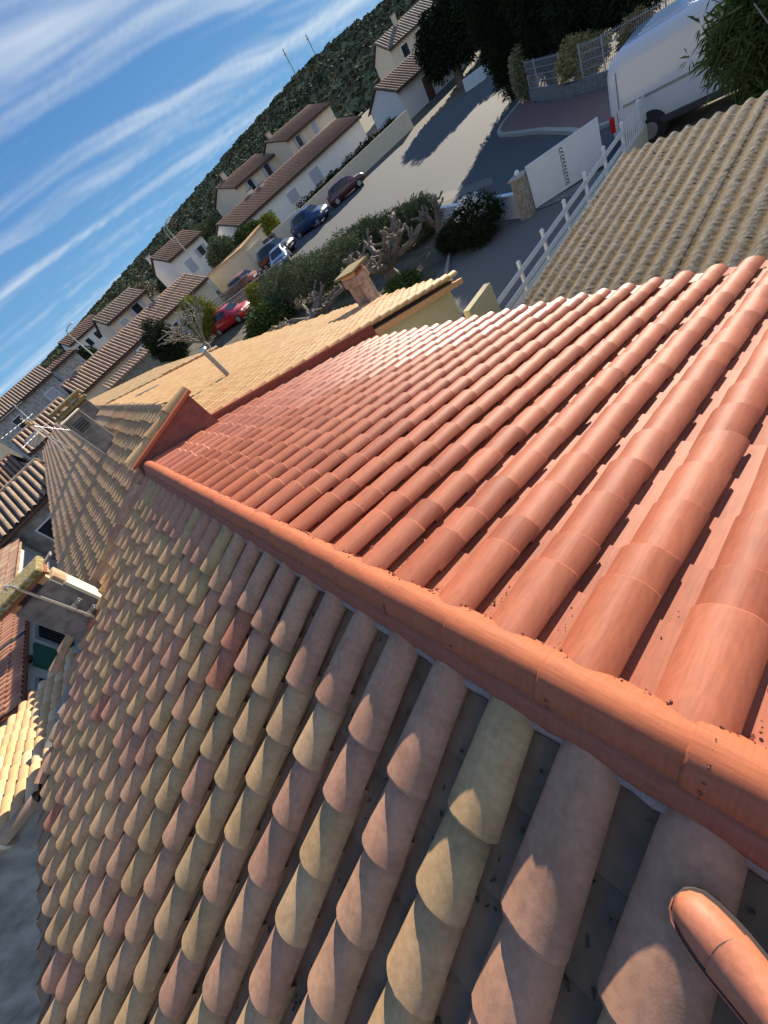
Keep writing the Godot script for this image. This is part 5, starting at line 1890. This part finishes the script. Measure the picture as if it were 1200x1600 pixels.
# ------------------------------------------------------------------ walls, fences and gate of the front yard
func make_yard() -> void:
	var s := st()
	box(s, Vector3(7.10, 0.84, -5.83), Vector3(0.94, 1.68, 0.16))
	single("boundary_wall", s, M.cream, "cream rendered wall between house corner and white rail fence", "wall")
	s = st()
	box(s, Vector3(12.3, 0.28, -5.95), Vector3(9.5, 0.56, 0.18))
	single("low_wall", s, M.cream_pale, "low cream wall carrying the white rail fence", "wall")
	# white rail fence: posts with caps and two slanting-edged rails
	var f := thing("rail_fence", "white slatted rail fence along the yard beside the corrugated roof", "fence", Vector3(12.0, 0.56, -5.95))
	for k in 8:
		var x := 7.75 + 1.28 * k
		s = st()
		soft_box(s, Vector3(x, 0.90, -5.95), Vector3(0.075, 0.72, 0.075), 0.008)
		var p := part("post", s, M.white_paint, f)
		s = st()
		tube(s, [Vector3(x, 1.255, -5.95), Vector3(x, 1.275, -5.95), Vector3(x, 1.31, -5.95)], [0.058, 0.055, 0.01], 8)
		part("post_cap", s, M.white_paint, p)
	for y in [0.78, 1.10]:
		s = st()
		soft_box(s, Vector3(11.5, y, -5.88), Vector3(7.6, 0.13, 0.03), 0.006)
		part("rail", s, M.white_paint, f)
	for k in 18:
		s = st()
		soft_box(s, Vector3(15.35 + 0.15 * k, 0.88, -5.88), Vector3(0.07, 0.80, 0.025), 0.006)
		part("picket", s, M.white_paint, f)
	# sliding gate and pillars
	var g := thing("sliding_gate", "white solid sliding gate with a column of dark cut-out ornament", "gate", Vector3(15.9, 0, -7.95))
	var a := Vector3(15.22, 0.72, -8.78)
	var b := Vector3(16.62, 0.72, -7.02)
	s = st()
	bar(s, a, b, 0.06, 1.22)
	part("panel", s, M.white_paint, g)
	s = st()
	bar(s, a + Vector3(0, 0.64, 0), b + Vector3(0, 0.64, 0), 0.09, 0.07)
	part("top_rail", s, M.white_paint, g)
	var t := (b - a).normalized()
	var nrm := Vector3.UP.cross(t).normalized()
	if nrm.x > 0.0:
		nrm = -nrm
	for k in 11:       # ornament column of small curls
		s = st()
		var c := a.lerp(b, 0.49) + Vector3(0, -0.50 + 0.10 * k, 0) + nrm * 0.034
		var sg := 1.0 if k % 2 == 0 else -1.0
		for j in 5:
			var q0 := 3.6 * j / 5.0
			var q1 := 3.6 * (j + 1) / 5.0
			rod(s, c + t * sg * 0.05 * cos(q0) + Vector3.UP * 0.05 * sin(q0), c + t * sg * 0.05 * cos(q1) + Vector3.UP * 0.05 * sin(q1), 0.014, 4)
		part("ornament", s, M.dark_metal, g)
	var pillars := [[15.08, -9.02, "beige stone gate pillar left of the white sliding gate"], [18.55, -16.3, "beige pillar at the far end of the white street wall"]]
	for q in pillars:
		var pl := thing("gate_pillar", q[2], "pillar", at(q[0], q[1]), "pillars of the street wall")
		s = st()
		soft_box(s, at(q[0], q[1], 0.62), Vector3(0.40, 1.24, 0.40), 0.01)
		part("shaft", s, mat(lin(0.40, 0.345, 0.27), 0.92, N.stain, Vector3(2, 2, 2), 0.5), pl)
		s = st()
		soft_box(s, at(q[0], q[1], 1.28), Vector3(0.50, 0.07, 0.50), 0.015)
		part("cap", s, M.kerb, pl)
		s = st()
		tube(s, [at(q[0], q[1], 1.31), at(q[0], q[1], 1.37), at(q[0], q[1], 1.43), at(q[0], q[1], 1.47)], [0.05, 0.09, 0.07, 0.01], 10)
		part("finial", s, M.white_paint, pl)
	var w := thing("street_wall", "low white street wall of three panels between two beige pillars", "wall", at(16.8, -12.7))
	for k in 3:
		s = st()
		var p := Vector2(15.18, -9.3).lerp(Vector2(18.45, -16.1), k / 3.0 + 0.006)
		var q := Vector2(15.18, -9.3).lerp(Vector2(18.45, -16.1), (k + 1) / 3.0 - 0.006)
		bar(s, at(p.x, p.y, 0.38), at(q.x, q.y, 0.38), 0.14, 0.78)
		part("wall_panel", s, M.white_paint, w)
		s = st()
		bar(s, at(p.x, p.y, 0.79), at(q.x, q.y, 0.79), 0.20, 0.05)
		part("coping", s, M.white_paint, w)
	# curved low wall and mesh fence on the island across the road
	var line := [Vector2(35.0, -17.4), Vector2(31.6, -16.7), Vector2(30.1, -15.9), Vector2(29.3, -15.0), Vector2(27.5, -12.9), Vector2(25.6, -10.2), Vector2(24.7, -7.6), Vector2(24.6, -4.0), Vector2(26.0, 1.0)]
	var iw := thing("retaining_wall", "low stained concrete wall curving round the island below the mesh fence", "wall", at(28.0, -13.5))
	for k in line.size() - 1:
		s = st()
		bar(s, at(line[k].x, line[k].y, 0.28), at(line[k + 1].x, line[k + 1].y, 0.28), 0.22, 0.66)
		part("wall_section", s, M.concrete, iw)
	var mf := thing("mesh_fence", "grey welded mesh fence with posts on the curved concrete wall", "fence", at(28.0, -13.5))
	for k in line.size() - 1:
		var p: Vector2 = line[k]
		var q: Vector2 = line[k + 1]
		var n := maxi(1, int(round((q - p).length() / 1.9)))
		for j in n:
			var c := p.lerp(q, float(j) / n)
			var e := p.lerp(q, float(j + 1) / n)
			s = st()
			rod(s, at(c.x, c.y, 0.5), at(c.x, c.y, 1.88), 0.032, 6)
			part("post", s, M.galv_pale, mf)
			s = st()
			for y in [0.66, 0.94, 1.22, 1.50, 1.78]:
				rod(s, at(c.x, c.y, y), at(e.x, e.y, y), 0.013, 4)
			var wires := int((e - c).length() / 0.10)
			for i in wires:
				var u := c.lerp(e, float(i + 1) / (wires + 1))
				rod(s, at(u.x, u.y, 0.62), at(u.x, u.y, 1.86), 0.008, 4)
			part("mesh_panel", s, M.galv_pale, mf)
	for q in [[43.3, -28.3, 43.7, -25.2, "low white wall left of the gap at the road's end"], [44.9, -24.3, 48.5, -23.6, "low white wall right of the gap at the road's end"]]:
		s = st()
		bar(s, at(q[0], q[1], 0.4), at(q[2], q[3], 0.4), 0.2, 1.0)
		single("low_wall", s, M.white_wall, q[4], "wall")
	# edge of the shaded yard by the chimney: a bench-like flat stone and a few garden stones
	for q in [[11.4, -13.6, 0.5, "flat grey stone slab beside the low green plant"], [9.6, -16.0, 0.45, "pale rough stone under the wide low pollard"]]:
		s = st()
		soft_box(s, at(q[0], q[1], 0.15), Vector3(0.8, 0.3, 0.6), 0.05, Basis(Vector3(0, 1, 0), q[2]))
		single("garden_stone", s, M.concrete, q[3], "stone")

func _ready() -> void:
	rng.seed = 20240311
	make_world()
	make_materials()
	M.galv_pale = mat(lin(0.42, 0.43, 0.43), 0.5)

	make_land()
	make_own_roof()
	make_verge_wall()
	make_neighbour()
	make_shed()
	make_houses()
	make_left_roofs()
	make_yard()
	make_cars()
	make_green()
	make_forest()
	make_roof_things()
